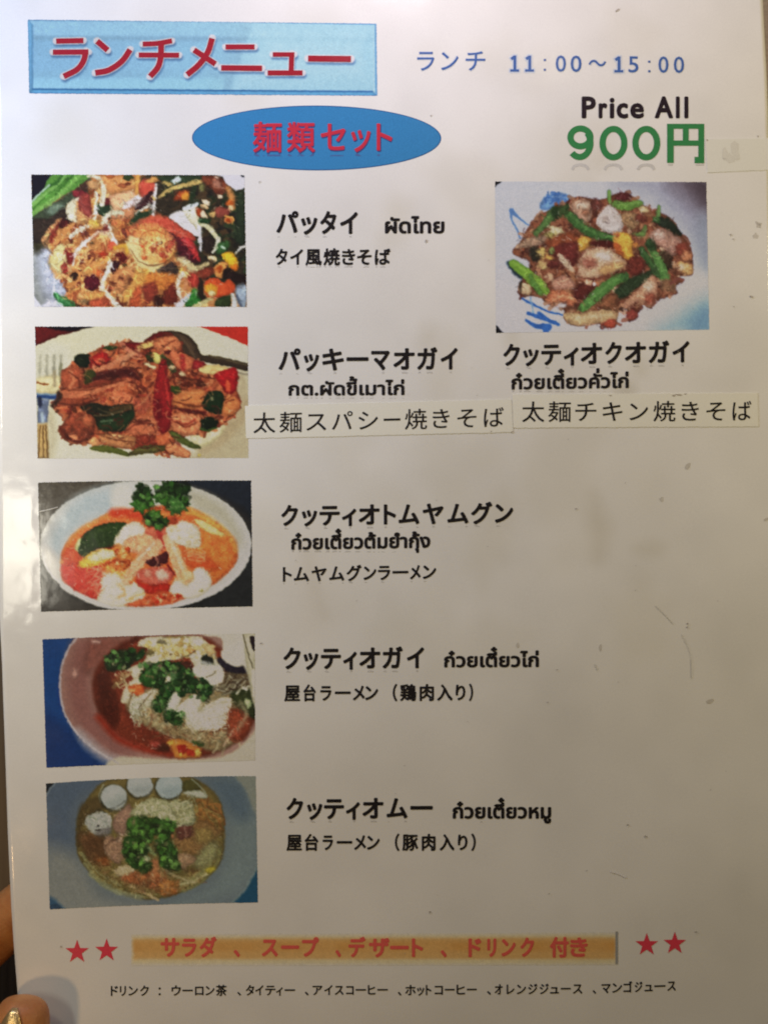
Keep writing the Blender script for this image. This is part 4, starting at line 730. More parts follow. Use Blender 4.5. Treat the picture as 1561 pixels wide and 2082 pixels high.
    c.poly([(380,450),(500,390),(600,400),(620,450),(560,480),(420,500)], (136,66,36), 2.5, True, .25); c.poly([(600,470),(620,420),(670,420),(710,460),(680,490),(620,520)], (214,152,50), 1.6); c.blob(655,450,26,16,(232,176,74),0,3)
    c.poly([(440,490),(600,460),(600,600),(520,640),(440,560)], (104,40,32), 3); c.blob(300,540,44,50,(46,42,30),0,2.4); c.blob(350,540,36,36,(196,160,84),.4,2.4,.4); c.blob(400,570,26,16,(216,164,70),.3,2); c.blob(420,520,20,26,(120,130,64),0,2); c.blob(355,620,40,26,(186,150,90),.2,2.4,.3)
    c.blob(430,620,44,34,(96,40,32),0,2.4); c.stroke([(480,560),(520,610),(570,660)], [40,46,26], (192,162,126), 2); c.poly([(700,450),(840,450),(850,500),(700,480)], (80,28,22), 2.5)
    c.poly([(860,400),(900,390),(980,410),(985,500),(995,560),(960,585),(880,530),(855,470)], (222,156,48), 1.6, True, .1); c.poly([(855,460),(900,480),(930,560),(890,545),(860,510)], (178,84,34), 2.4); c.blob(880,410,20,18,(190,100,50),0,2); c.blob(1010,480,26,20,(196,120,50),.2,2)
    c.poly([(610,640),(640,540),(700,500),(800,500),(860,530),(950,610),(900,650),(800,700),(680,720),(610,715)], (194,152,114), 1.6, True, .06); c.blob(790,560,60,34,(218,190,160),.2,4); c.blob(680,610,56,40,(158,90,66),.3,5); c.poly([(760,640),(880,600),(945,612),(880,655),(780,700)], (198,146,86), 4); c.stroke([(620,710),(720,722),(820,690)], 20, (120,56,36), 3)
    c.poly([(960,580),(1040,560),(1080,620),(1040,690),(960,680)], (104,42,30), 2.4, True, .2)
    c.poly([(430,730),(500,695),(570,730),(585,790),(500,790),(430,790)], (178,122,94), 2, True, .12); c.poly([(400,670),(430,700),(420,740),(390,700)],(196,150,110),2); c.poly([(570,790),(700,720),(720,780),(620,880)], (92,36,28), 3); c.blob(680,745,30,20,(214,150,112),.2,1.8); c.blob(720,755,10,12,(240,220,200))
    c.blob(235,790,42,44,(204,166,120),.2,1.8); c.poly([(190,740),(215,735),(200,820)],(60,46,34),2)
    c.poly([(385,850),(420,800),(520,810),(600,870),(560,900),(460,880),(400,890)], (176,98,60), 2, True, .25); c.stroke([(430,870),(500,840),(580,860)], 16, (214,140,92), 2); c.blob(490,905,36,14,(214,206,206),-.1,2)
    bean([(150,610),(240,680),(330,760),(370,800)], [60,72,84,60], (116,158,46), (146,186,66)); bean([(270,700),(310,780),(345,825)], [26,40,20], (84,128,48), (110,150,60))
    c.poly([(860,800),(960,720),(1060,680),(1160,640),(1100,720),(1000,800),(940,850),(880,850)], (46,60,34), 2.2)
    bean([(930,705),(850,740),(740,830),(640,920)], [60,70,78,60], (80,126,52), (112,158,74)); c.blob(930,705,26,30,(60,96,44),0,2.4)
    c.poly([(920,900),(980,840),(1060,760),(1120,690),(1150,720),(1160,820),(1120,920),(1040,880),(980,900),(950,930)], (188,132,94), 1.8, True, .1); c.blob(1110,860,44,44,(146,74,50),0,3.4); c.blob(1100,770,34,40,(212,168,130),0,4); c.blob(985,970,42,34,(138,58,44),0,1.8); c.blob(1240,770,60,40,(128,88,56),.3,3,.3); c.stroke([(1260,750),(1310,720),(1345,725)], 18, (130,70,54), 1.6)
    c.poly([(510,960),(640,960),(800,930),(880,960),(870,1010),(760,1030),(600,1045),(520,1010)], (190,150,98), 2, True, .15); c.poly([(780,1040),(830,1000),(870,1010),(860,1060),(820,1065)], (160,64,40), 1.6); c.stroke([(560,990),(700,985),(840,970)], 12, (214,180,130), 3, alpha=.7)
    c.poly([(760,880),(860,820),(890,880),(870,940),(780,930)], (124,74,44), 2.5, True, .3)
    c.detail(q, 2700, 8, 1.5, .28); c.detail(q, 380, 16, 2, .3, .5); c.glints(q, 140, 1.2, (240,226,206))
    c.tone(1.12, .80, (1, .99, .98))
    c.finish(1.1)
    return c
# ------------------------------------------------------------------ the table under the menu
def wood_mat():
    m, nt, b = nodes_of('dark_wood')
    g = N(nt, 'ShaderNodeNewGeometry'); mp = N(nt, 'ShaderNodeMapping'); mp.inputs['Scale'].default_value = (60, 3, 60)
    n = N(nt, 'ShaderNodeTexNoise'); n.inputs['Scale'].default_value = 6; n.inputs['Detail'].default_value = 6; n.inputs['Distortion'].default_value = 0.6
    nt.links.new(g.outputs['Position'], mp.inputs['Vector']); nt.links.new(mp.outputs[0], n.inputs['Vector'])
    cr = N(nt, 'ShaderNodeValToRGB'); cr.color_ramp.elements[0].position = 0.3; cr.color_ramp.elements[1].position = 0.75
    cr.color_ramp.elements[0].color = (0.045, 0.028, 0.016, 1); cr.color_ramp.elements[1].color = (0.12, 0.085, 0.052, 1)
    nt.links.new(n.outputs[0], cr.inputs[0]); nt.links.new(cr.outputs[0], b.inputs['Base Color'])
    bp = N(nt, 'ShaderNodeBump'); bp.inputs['Strength'].default_value = 0.3; bp.inputs['Distance'].default_value = 0.0005
    nt.links.new(n.outputs[0], bp.inputs['Height']); nt.links.new(bp.outputs[0], b.inputs['Normal'])
    b.inputs['Roughness'].default_value = 0.42
    return m
M_wood = wood_mat()
TZ = -0.060
def box_mesh(name, x0, x1, y0, y1, z0, z1, bev):
    bm = bmesh.new(); bmesh.ops.create_cube(bm, size=1)
    for v in bm.verts: v.co = Vector((x0 if v.co.x < 0 else x1, y0 if v.co.y < 0 else y1, z0 if v.co.z < 0 else z1))
    bmesh.ops.bevel(bm, geom=list(bm.edges), offset=bev, segments=2, affect='EDGES', profile=0.5)
    me = bpy.data.meshes.new(name); bm.to_mesh(me); bm.free(); return me
table = link('table', None, label='dark brown wooden plank table behind the laminated menu'); table['category'] = 'table'
table.location = (0, 0, TZ); table.rotation_euler = (0, 0, math.radians(1.1))
pw, gap = 0.0385, 0.0011
pme = box_mesh('plank', gap/2, pw - gap/2, -0.34, 0.34, -0.018, 0, 0.0006)
bme = box_mesh('bead_strip', gap/2, 0.0022, -0.34, 0.34, -0.018, -0.0006, 0.0004)
pme.materials.append(M_wood); bme.materials.append(M_wood)
x = -0.1155 - 6 * (pw + 0.0024)
for i in range(14):
    o = link('plank', pme, parent=table); o.location = (x, 0, 0)
    o2 = link('bead_strip', bme, parent=table); o2.location = (x + pw, 0, 0)
    x += pw + 0.0024
link('underside', box_mesh('underside', -0.36, 0.33, -0.32, 0.32, -0.03, -0.0185, 0.001), M_wood, table)

strip_m, nt_, b_ = nodes_of('tan_strip'); b_.inputs['Roughness'].default_value = .8  # added strip; its tan colour imitates the brighter table surface there
r_ = N(nt_, 'ShaderNodeRGB'); r_.outputs[0].default_value = (.36, .29, .20, 1); grain(nt_, b_, r_.outputs[0], .2, 1200)
pm = link('added_table_strip', box_mesh('added_table_strip', .098, .30, -.02, .30, TZ + .0005, TZ + .0025, .0006), strip_m, label='added tan strip standing in for the paler table beyond the upper right edge of the menu'); pm['category'] = 'mat'
# ------------------------------------------------------------------ the laminated menu sheet
menu = link('menu', None, label='laminated lunch menu sheet with six dish photos held over the table'); menu['category'] = 'menu'
EY = [-70, 0, 80, 157, 222, 900, 1255, 1350, 1440, 1550, 1700, 1850, 1925, 2000, 2100, 2195]
EL = [-7, -6, -5, -5, -4, -1.5, 0, 5, 8, 12, 17, 24, 29, 35, 43, 50]
ER = [1546, 1549.5, 1553.5, 1557.6, 1560, 1573, 1577, 1578, 1579, 1580, 1581, 1582, 1582, 1583, 1584, 1584]
nx, ny = 200, 280
ys = np.linspace(-70, 2195, ny + 1); L_ = np.interp(ys, EY, EL); R_ = np.interp(ys, EY, ER)
uu = np.linspace(0, 1, nx + 1)
PXs = L_[:, None] + (R_ - L_)[:, None] * uu[None]; PYs = np.repeat(ys[:, None], nx + 1, 1)
top = P(PXs, PYs).reshape(-1, 3); n1 = len(top)
ring = [j for j in range(nx + 1)] + [i*(nx+1)+nx for i in range(1, ny+1)] + [ny*(nx+1)+j for j in range(nx-1, -1, -1)] + [i*(nx+1) for i in range(ny-1, 0, -1)]
low = top[ring] - np.array([0, 0, 0.0004])
faces = [(i*(nx+1)+j, (i+1)*(nx+1)+j, (i+1)*(nx+1)+j+1, i*(nx+1)+j+1) for i in range(ny) for j in range(nx)]
m_ = len(ring); faces += [(ring[k], ring[(k+1) % m_], n1+(k+1) % m_, n1+k) for k in range(m_)]
bot = top.copy(); bot[:, 2] -= 0.0004
step = 10
bi = [(i, j) for i in range(0, ny+1, step) for j in range(0, nx+1, step)]
bidx = {ij: n1 + m_ + k for k, ij in enumerate(bi)}
lowv = np.array([bot[i*(nx+1)+j] for i, j in bi])
faces += [(bidx[i, j], bidx[i, j+step], bidx[i+step, j+step], bidx[i+step, j]) for i in range(0, ny, step) for j in range(0, nx, step)]
verts = np.vstack([top, low, lowv])
me = bpy.data.meshes.new('sheet'); me.from_pydata(verts.tolist(), [], faces); me.update(); me.shade_smooth()
cs = Canvas(0, 0, 200, 280, (231, 231, 230), 9); cs.T(-20, -70, 8); cs.tex = cs.tex * 0
G1 = (222, 220, 212); G2 = (212, 209, 198)
for (x_, y_, rx, ry, col, rot, al) in [(1200,1110,30,60,G1,.2,.7),(1270,1240,60,30,G1,.5,.6),(1430,1225,44,26,G2,-.3,.5),(1335,1225,14,10,G2,0,.8),(1550,1057,16,9,(196,192,180),-.5,.8),
        (1450,1425,16,12,(200,196,184),-.4,.8),(1480,1378,9,12,G2,0,.8),(1220,1310,10,22,G2,0,.8),(1050,1320,14,30,G2,.2,.6),(1085,1380,30,70,G1,.2,.6),(1400,950,10,18,G2,.4,.7),(1378,1014,10,9,G2,0,.7),
        (1395,1700,22,70,(214,211,202),-.1,.7),(1500,1745,24,10,G2,0,.6),(1180,1720,40,90,G1,.3,.5),(1240,40,70,30,G1,.3,.5),(1130,1000,100,60,G1,.6,.35),(1350,1080,60,120,G1,.2,.4),(980,1090,26,60,G1,.3,.7),
        (900,330,60,26,G1,.3,.4),(1460,700,60,50,G1,0,.35),(1330,1560,70,140,G1,.2,.35),(1100,1560,90,60,G1,.2,.35),(640,1960,60,40,G1,.3,.4),(860,1500,90,60,G1,0,.3),(1480,1900,60,90,G1,0,.35),(1140,1950,120,60,G1,0,.35),(1400,920,30,60,G1,.2,.5)]:
    cs.blob(x_+20-20, y_, rx, ry, col, rot, 2.4, .25, 0, al)
cs.stroke([(800,1745),(815,1800),(838,1880)], 10, (216,213,205), 2.2, 0, .8); cs.stroke([(1255,18),(1235,30)], 12, (196,193,184), 1.2, 0, .8)
cs.stroke([(815,1750),(815,1900)], 60, (224,221,214), 4, 0, .5)
for k in range(46):
    cs.blob(60 + 1480*cs.rng.random(), 400 + 1650*cs.rng.random(), 16+50*cs.rng.random(), 16+40*cs.rng.random(), G1, cs.rng.random()*3, 3, .3, 0, .28)
nz = (cs.noise(5)*.4 + cs.noise(9)*.6 + cs.noise(24)*.8) * 0.018; cs.a *= (1 + nz)[..., None]
cx_ = (PXs.ravel() + 20) / 8; cy_ = (PYs.ravel() + 70) / 8
alb = lin(cs.get(cx_ - .5, cy_ - .5)) * np.array([1.0, 1.0, 0.94])
allc = np.vstack([alb, alb[ring], np.repeat(PAPER[None], len(lowv), 0)])
set_attr(me, allc); link('sheet', me, M_sheet, menu)

def print_mesh(name, cv, corners, res, off, label=None, bow=0.0, obs=True, warpcorner=0):
    """lay a painted picture on the sheet: corners TL, TR, BR, BL in photograph pixels"""
    TL, TR, BR, BL = [np.array(p, float) for p in corners]
    w = np.linalg.norm(TR - TL); h = np.linalg.norm(BL - TL); a, b = int(w / res), int(h / res)
    U, V = np.meshgrid(np.linspace(0, 1, a + 1), np.linspace(0, 1, b + 1)); U_ = U[..., None]; V_ = V[..., None]
    Q = (TL*(1-U_) + TR*U_)*(1-V_) + (BL*(1-U_) + BR*U_)*V_
    Q[..., 1] -= bow * 4 * U * (1-U) * (1 - V*.4)
    rg = np.random.default_rng(len(name) + int(TL[1]))
    for sl_ in ((0, slice(None)), (-1, slice(None)), (slice(None), 0), (slice(None), -1)):       # slightly rough printed edge
        Q[sl_] += (rg.random(Q[sl_].shape) - .5) * 1.1
    v = P(Q[..., 0], Q[..., 1], off).reshape(-1, 3)
    f = [(i*(a+1)+j, (i+1)*(a+1)+j, (i+1)*(a+1)+j+1, i*(a+1)+j+1) for i in range(b) for j in range(a)]
    me = bpy.data.meshes.new(name); me.from_pydata(v.tolist(), [], f); me.update(); me.shade_smooth()
    col = cv.get(Q[..., 0] - cv.x0 - .5, Q[..., 1] - cv.y0 - .5).reshape(-1, 3)
    qx = Q[..., 0].ravel(); qy = Q[..., 1].ravel()
    set_attr(me, ink(col, qx, qy) if obs else lin(col))
    return link(name, me, M_print, menu, label)
OFF = 0.00004
for fn, cor, lab, bow in [
    (paint_shrimp_noodles, [(64,355),(497,356),(502,624),(71,624)], 'photo of stir-fried noodles with a big curled shrimp and bean sprouts', 0),
    (paint_spicy_noodles, [(72,664),(504,664),(505,931),(77,932)], 'photo of brown wide noodles with a long red chilli on a cream plate', 0),
    (paint_red_soup, [(78,981),(510.5,977),(514,1233),(84,1244)], 'photo of orange shrimp soup in a pale oval bowl with coriander', 1.5),
    (paint_chicken_noodle_soup, [(87,1300),(518,1288),(519,1546),(95,1561)], 'photo of noodle soup with shredded chicken on a blue table', 2),
    (paint_pork_noodle_soup, [(94,1593),(520,1578),(524.5,1835),(102,1849)], 'photo of clear noodle soup with white fish balls', 4),
    (paint_stir_fried_chicken, [(1006,369),(1435,370),(1441,670),(1008,677)], 'photo of stir-fried noodles with chicken and green beans on a white and blue plate', 0)]:
    print_mesh('dish_photo', fn(), cor, 1.55, OFF, lab, bow)

# ------------------------------------------------------------------ lettering
def ribbon(strokes, off, dy=0.0, dx=0.0, grow=0.0):
    """straight-ended brush strokes [(points px, width px)] -> verts, faces; every stroke a hair above the last"""
    V, F = [], []
    for k, (pts, w) in enumerate(strokes):
        p = np.asarray(pts, float)
        if len(p) > 2: p = catmull(p, False, 5)
        d = np.gradient(p, axis=0); d /= np.linalg.norm(d, axis=1)[:, None] + 1e-9
        p = p.copy(); p[0] -= d[0]*grow; p[-1] += d[-1]*grow
        n = np.stack([-d[:, 1], d[:, 0]], 1) * (w/2 + grow)
        a = p + n; b = p - n; base = len(V)
        q = np.empty((2*len(p), 2)); q[0::2] = a; q[1::2] = b; q += (dx, dy)
        V += list(P(q[:, 0], q[:, 1], off + k*4e-6))
        F += [(base+2*i, base+2*i+1, base+2*i+3, base+2*i+2) for i in range(len(p)-1)]
    return V, F
def strokes_as_parts(strokes, grow=0.0):
    out = []
    for pts, w in strokes:
        p = np.asarray(pts, float)
        if len(p) > 2: p = catmull(p, False, 5)
        d = np.gradient(p, axis=0); d /= np.linalg.norm(d, axis=1)[:, None] + 1e-9
        p = p.copy(); p[0] -= d[0]*grow; p[-1] += d[-1]*grow; n = np.stack([-d[:, 1], d[:, 0]], 1) * (w/2 + grow)
        q = np.empty((2*len(p), 2)); q[0::2] = p + n; q[1::2] = p - n
        out.append((q, [(2*i, 2*i+1, 2*i+3, 2*i+2) for i in range(len(p)-1)], 0))
    return out
_gc = {}
def glyph(ch, bold):
    """filled outline of a character from Blender's own font: (verts in em units, triangles)"""
    key = (ch, bold)
    if key not in _gc:
        cu = bpy.data.curves.new('t', 'FONT'); cu.body = ch; cu.size = 1; cu.offset = bold; cu.resolution_u = 3
        ob = bpy.data.objects.new('t', cu); sc.collection.objects.link(ob)
        dg = bpy.context.evaluated_depsgraph_get(); e = ob.evaluated_get(dg); m = e.to_mesh()
        v = np.array([tuple(q.co)[:2] for q in m.vertices]) if len(m.vertices) else np.zeros((0, 2))
        f = [tuple(q.vertices) for q in m.polygons]; e.to_mesh_clear()
        bpy.data.objects.remove(ob); bpy.data.curves.remove(cu); _gc[key] = (v, f)
    return _gc[key]
def lay(name, parts, mat, off, parent, label=None, fat=0.0):
    """fat: stroke thickening in photograph pixels, by small shifted impressions (a spread ink edge)"""
    V, F = [], []
    sh = [(0, 0)] + ([(fat*math.cos(a), fat*math.sin(a)) for a in np.arange(8)*math.pi/4] if fat > 0 else [])
    for k, (q, f) in enumerate(parts):
        if len(q) == 0: continue
        for j, (dx, dy) in enumerate(sh):
            b = len(V); V += list(P(q[:, 0] + dx, q[:, 1] + dy, off + (j*2 + k % 2) * 2e-6)); F += [tuple(i + b for i in t) for t in f]
    return link(name, mesh(name, V, F), mat, parent, label)
class Fat(list):
    def __init__(s, it, fat): super().__init__(it); s.fat = fat
    def __add__(s, o): return Fat(list(s) + list(o), s.fat)
def chars(T, text, xr, base, em, bold=0.02, yscale=1.0):
    """glyphs fitted to measured x ranges; T=(ox, oy, s) crop; base=(y at first, y at last)"""
    ox, oy, s = T; out = []; xs = [(xr[2*i], xr[2*i+1]) for i in range(len(xr)//2)]
    c0, c1 = (xs[0][0]+xs[0][1])/2, (xs[-1][0]+xs[-1][1])/2
    sl = (base[1]-base[0]) / max(1e-6, c1-c0)
    for ch, (a, b) in zip([c for c in text if c != ' '], xs):
        v, f = glyph(ch, 0); lo, hi = v[:, 0].min(), v[:, 0].max(); r = bold*em
        X = a + r + (v[:, 0]-lo) * (b-a-2*r)/(hi-lo); Y = base[0] + sl*(X-c0) - v[:, 1]*em*yscale
        out.append((np.stack([ox + X/s, oy + Y/s], 1), f, (oy + (base[0]+sl*((a+b)/2-c0))/s)))
    return Fat(out, bold*em/s)
UPV = 'ัี'; TONE = '่้๊๋'
def thai(T, text, x0, x1, base, em, bold=0.02):
    """Thai line: combining marks set over their consonant, tone marks lifted above upper vowels"""
    ox, oy, s = T; pen = 0.0; gl = []; bar = glyph('|', 0)[0][:, 0].max()
    for i, ch in enumerate(text):
        v, f = glyph(ch, 0); up = 0.0
        if ch in TONE and i and text[i-1] in UPV: up = 0.20
        gl.append((v + np.array([pen, up]), f)); pen += glyph(ch + '|', 0)[0][:, 0].max() - bar
    lo = min(v[:, 0].min() for v, f in gl); hi = max(v[:, 0].max() for v, f in gl); out = []
    for v, f in gl:
        t = (v[:, 0]-lo)/(hi-lo); X = x0 + t*(x1-x0); Y = base[0] + (base[1]-base[0])*t - v[:, 1]*em
        out.append((np.stack([ox + X/s, oy + Y/s], 1), f, oy + (base[0]+base[1])/2/s))
    return Fat(out, bold*em/s)
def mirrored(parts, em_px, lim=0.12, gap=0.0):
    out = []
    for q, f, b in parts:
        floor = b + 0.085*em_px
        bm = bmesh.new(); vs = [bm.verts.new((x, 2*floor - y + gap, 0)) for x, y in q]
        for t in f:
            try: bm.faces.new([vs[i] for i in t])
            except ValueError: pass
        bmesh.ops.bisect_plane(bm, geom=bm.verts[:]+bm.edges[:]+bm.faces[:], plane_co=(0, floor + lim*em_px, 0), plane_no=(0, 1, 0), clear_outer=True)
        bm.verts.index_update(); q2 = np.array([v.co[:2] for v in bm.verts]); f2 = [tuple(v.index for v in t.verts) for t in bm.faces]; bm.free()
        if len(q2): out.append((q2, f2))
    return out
M_black = ink_mat('black_ink', BLACK, 0.25)
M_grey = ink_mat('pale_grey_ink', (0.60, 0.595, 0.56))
def line(name, parts, mat=None, em_px=0, refl=True, parent=None, off=0.00007, label=None):
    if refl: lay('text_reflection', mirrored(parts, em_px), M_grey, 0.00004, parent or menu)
    return lay(name, [(q, f) for q, f, b in parts], mat or M_black, off, parent or menu, label, parts.fat)

C1 = (540,400,3.9025); C2 = (490,680,2.7875); C3 = (1001,680,2.7875); C4 = (550,1010,3.0019); C5 = (550,1300,2.6914); C6 = (560,1600,2.6914)
line('dish_name', chars(C1,'パッタイ',[85,262,280,412,432,562,590,732],(280,283),200,.035), em_px=51)
line('dish_name', thai(C1,'ผัดไทย',952,1412,(286,286),155,.040), refl=False)
line('dish_note', chars(C1,'タイ風焼きそば',[80,174,195,297,315,445,458,590,605,710,725,840,865,990],(531,531),142,.030), em_px=36)
line('dish_name', chars(C2,'パッキーマオガイ',[212,338,355,443,460,583,597,722,737,843,862,983,997,1112,1130,1227],(196,190),140,.035), em_px=50)
line('dish_name', thai(C2,'กต.ผัดขี้เมาไก่',272,922,(344,340),98,.040), em_px=35)
line('dish_name', chars(C3,'クッティオクオガイ',[60,155,172,262,275,388,402,487,498,620,637,732,748,868,883,1000,1018,1115],(168,150),138,.035), em_px=50)
line('dish_name', thai(C3,'ก๋วยเตี๋ยวคั่วไก่',110,767,(309,300),103,.040), em_px=36)
line('dish_name', chars(C4,'クッティオトムヤムグン',[65,168,190,285,298,422,435,523,537,665,690,765,780,908,927,1055,1078,1207,1222,1352,1367,1480],(168,152),142,.035), em_px=48)
line('dish_name', thai(C4,'ก๋วยเตี๋ยวต้มยำกุ้ง',130,970,(320,308),113,.040), em_px=37)
line('dish_note', chars(C4,'トムヤムグンラーメン',[75,130,142,235,250,342,358,450,463,555,567,645,655,730,743,840,850,915,928,1010],(512,497),104,.030), em_px=34)
line('dish_name', chars(C5,'クッティオガイ',[70,165,180,262,275,385,397,472,485,600,612,723,745,840],(154,150),132,.035), em_px=49)
line('dish_name', thai(C5,'ก๋วยเตี๋ยวไก่',952,1463,(150,148),100,.040), refl=False)
line('dish_note', chars(C5,'屋台ラーメン（鶏肉入り）',[75,162,180,248,272,333,352,438,450,515,517,588,668,693,708,797,815,893,910,995,1012,1065,1085,1107],(330,326),96,.030), refl=False)
line('dish_name', chars(C6,'クッティオムー',[60,152,172,257,265,375,385,462,475,590,607,722,737,860],(168,164),130,.035), em_px=48)
line('dish_name', thai(C6,'ก๋วยเตี๋ยวหมู',972,1503,(170,170),103,.040), refl=False)
line('dish_note', chars(C6,'屋台ラーメン（豚肉入り）',[60,145,160,235,258,315,335,420,430,495,500,570,653,678,693,780,800,875,897,978,997,1050,1070,1095],(340,339),96,.030), refl=False)
D1 = (200,1980,2.6017); D2 = (780,1980,2.5177)
line('drinks_list', chars(D1,'ドリンク：ウーロン茶、タイティー、アイスコーヒー',[67,105,115,147,160,210,222,268,319,331,388,437,445,500,512,557,567,615,622,680,735,755,780,825,830,873,883,937,940,975,985,1040,1092,1112,1133,1185,1195,1238,1250,1297,1310,1350,1360,1415,1425,1465,1475,1530],(113,108),62,.022), refl=False)
line('drinks_list', chars(D2,'、ホットコーヒー、オレンジジュース',[72,90,110,163,170,207,215,243,260,302,312,362,372,415,425,475,528,548,567,608,628,668,680,727,738,785,797,843,850,895,905,955,967,1015],(107,99),62,.022), refl=False)
line('drinks_list', chars(D2,'、マンゴジュース',[1068,1085,1113,1160,1168,1218,1225,1270,1283,1322,1333,1375,1383,1440,1450,1493],(98,84),62,.022), refl=False)

# opening hours, blue with a pale blue halo
HB = (800,0,2.0512)
def hours(bold): return chars(HB,'ランチ',[98,170,198,270,300,382],(290,290),98,bold) + chars(HB,'00～500',[675,718,737,783,812,885,978,1020,1103,1145,1167,1210],(298,303),96,bold)
ones = [[([(c-12,246),(c+3,236)],11),([(c+3,232),(c+3,297)],11),([(c-16,294),(c+20,294)],9)] for c in (502,564)] + [[([(c-12,250),(c+3,240)],11),([(c+3,236),(c+3,300)],11),([(c-16,297),(c+20,297)],9)] for c in (936,)]
tocrop = lambda strokes, T: [([(T[0]+x/T[2], T[1]+y/T[2]) for x, y in p], w/T[2]) for p, w in strokes]
ones = tocrop(sum(ones, []), HB)
dots = []
for cx0, cy0 in ((630,250),(630,291),(1065,257),(1065,297)): dots.append(([(cx0-4,cy0),(cx0+4,cy0)],8))
line('hours_halo', hours(.035) + strokes_as_parts(ones, 1.4), ink_mat('pale_blue_ink', ink((200,204,222), 1100, 130)), refl=False, off=0.00003)
M_blue = ink_mat('blue_ink', ink((66,94,150), 1100, 130)); line('hours_text', hours(.006) + strokes_as_parts(ones) + strokes_as_parts(tocrop(dots, HB)), M_blue, refl=False)
# price
PB = (1040,130,3.7167)
line('price_heading', chars(PB,'PriceAll',[527,635,655,722,738,775,790,878,893,998,1078,1218,1238,1268,1302,1333],(404,404),222,.034), refl=False, mat=ink_mat('black_ink', ink((38,26,30),1290,215), .2))
M_green = ink_mat('green_ink', ink((50,112,60), 1290, 290))
def arc(cx, cy, rx, ry, a0, a1, n=26):
    return [(cx + rx*math.cos(math.radians(a0+(a1-a0)*k/n)), cy + ry*math.sin(math.radians(a0+(a1-a0)*k/n))) for k in range(n+1)]
nine = [(arc(518,555,75,67,0,362),47),(arc(512,597,81,106,-45,135)[0:27],47)]
zer = lambda c: (arc(c,598,82,107,0,362),47)
yen = [([(1197,452),(1197,748)],50),([(1430,452),(1430,750)],44),([(1172,471),(1452,471)],38),([(1313,485),(1313,590)],44),([(1200,598),(1430,598)],40),([(1380,726),(1440,726)],48)]
pr = tocrop(nine + [zer(767), zer(1015)] + yen, PB)
V, F = ribbon(pr, 0.00007); link('price_text', mesh('price_text', V, F), M_green, menu)
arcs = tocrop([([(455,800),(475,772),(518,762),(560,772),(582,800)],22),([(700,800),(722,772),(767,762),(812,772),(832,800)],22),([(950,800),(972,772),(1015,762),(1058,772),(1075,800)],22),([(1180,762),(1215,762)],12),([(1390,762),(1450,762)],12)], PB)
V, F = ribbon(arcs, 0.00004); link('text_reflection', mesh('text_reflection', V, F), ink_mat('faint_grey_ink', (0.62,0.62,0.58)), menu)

# title panel with printed bevel, glow and shadow; red letters
TT = (0,0,1.951)
letters = [([(224,163),(332,161)],21),([(211,207),(352,206)],21),([(341,203),(332,242),(306,276),(254,303)],23),
 ([(386,163),(428,199)],23),([(379,289),(432,278),(484,243),(517,197)],23),
 ([(567,175),(625,172),(683,162)],20),([(551,218),(711,219)],20),([(640,172),(638,228),(626,268),(596,303)],23),
 ([(842,152),(825,206),(790,256),(743,296)],23),([(770,198),(855,254)],22),
 ([(895,186),(1010,186)],20),([(878,269),(1040,271)],22),
 ([(1082,216),(1168,216)],18),([(1157,212),(1155,285)],20),([(1062,289),(1200,289)],20),([(1222,232),(1392,234)],24)]
lp = tocrop(letters, TT)
ct = Canvas(50, 34, 724, 168, (148,198,240), 11); ct.T(0,0,1.951); ct.tex *= .25
ct.poly([(100,70),(1510,80),(1510,160),(100,150)], (150,196,234), 8, False); ct.poly([(1000,80),(1500,80),(1500,370),(900,370)], (168,208,232), 60, False, alpha=.8); ct.poly([(100,300),(900,300),(900,380),(100,380)], (158,212,240), 20, False, alpha=.5)
ct.stroke([(110,78),(800,83),(1500,95)], 6, (84,140,200), .8, .1, 1, False); ct.stroke([(1490,85),(1494,380)], 12, (104,158,208), 1, .1, 1, False); ct.stroke([(1483,100),(1484,362)], 5, (176,214,236), 1, .1, .8, False)
ct.poly([(108,72),(130,96),(131,352),(112,380)], (112,168,216), .9, False); ct.stroke([(131,96),(131,352)], 3, (92,146,200), .8, .1, .8, False)
ct.poly([(110,376),(131,352),(1478,362),(1500,386),(1500,400),(110,390)], (96,160,210), .9, False); ct.stroke([(131,353),(1478,363)], 5, (46,98,160), .9, .1, 1, False); ct.stroke([(114,371),(800,377),(1500,381)], 5, (60,112,176), .9, .1, 1, False)
for p, w in letters: ct.stroke([(x+4, y+10) for x, y in p], w+4, (62,96,148), 2.6, 0, .7)
for p, w in letters: ct.stroke(p, w+6, (236,226,236), .9, 0, .9)
ct.finish(.5, .05)
print_mesh('title_panel', ct, [(57,40),(765,48),(767,194.5),(60,190)], 1.6, OFF, 'light blue title box with a bevelled border', .0)
V, F = ribbon(lp, 0.00007); link('title_text', mesh('title_text', V, F), ink_mat('crimson_ink', ink((168,36,54), 400, 120), .2), menu)
V, F = ribbon([([(x, y+1.9) for x, y in p], w*.35) for p, w in lp], 0.00017); 
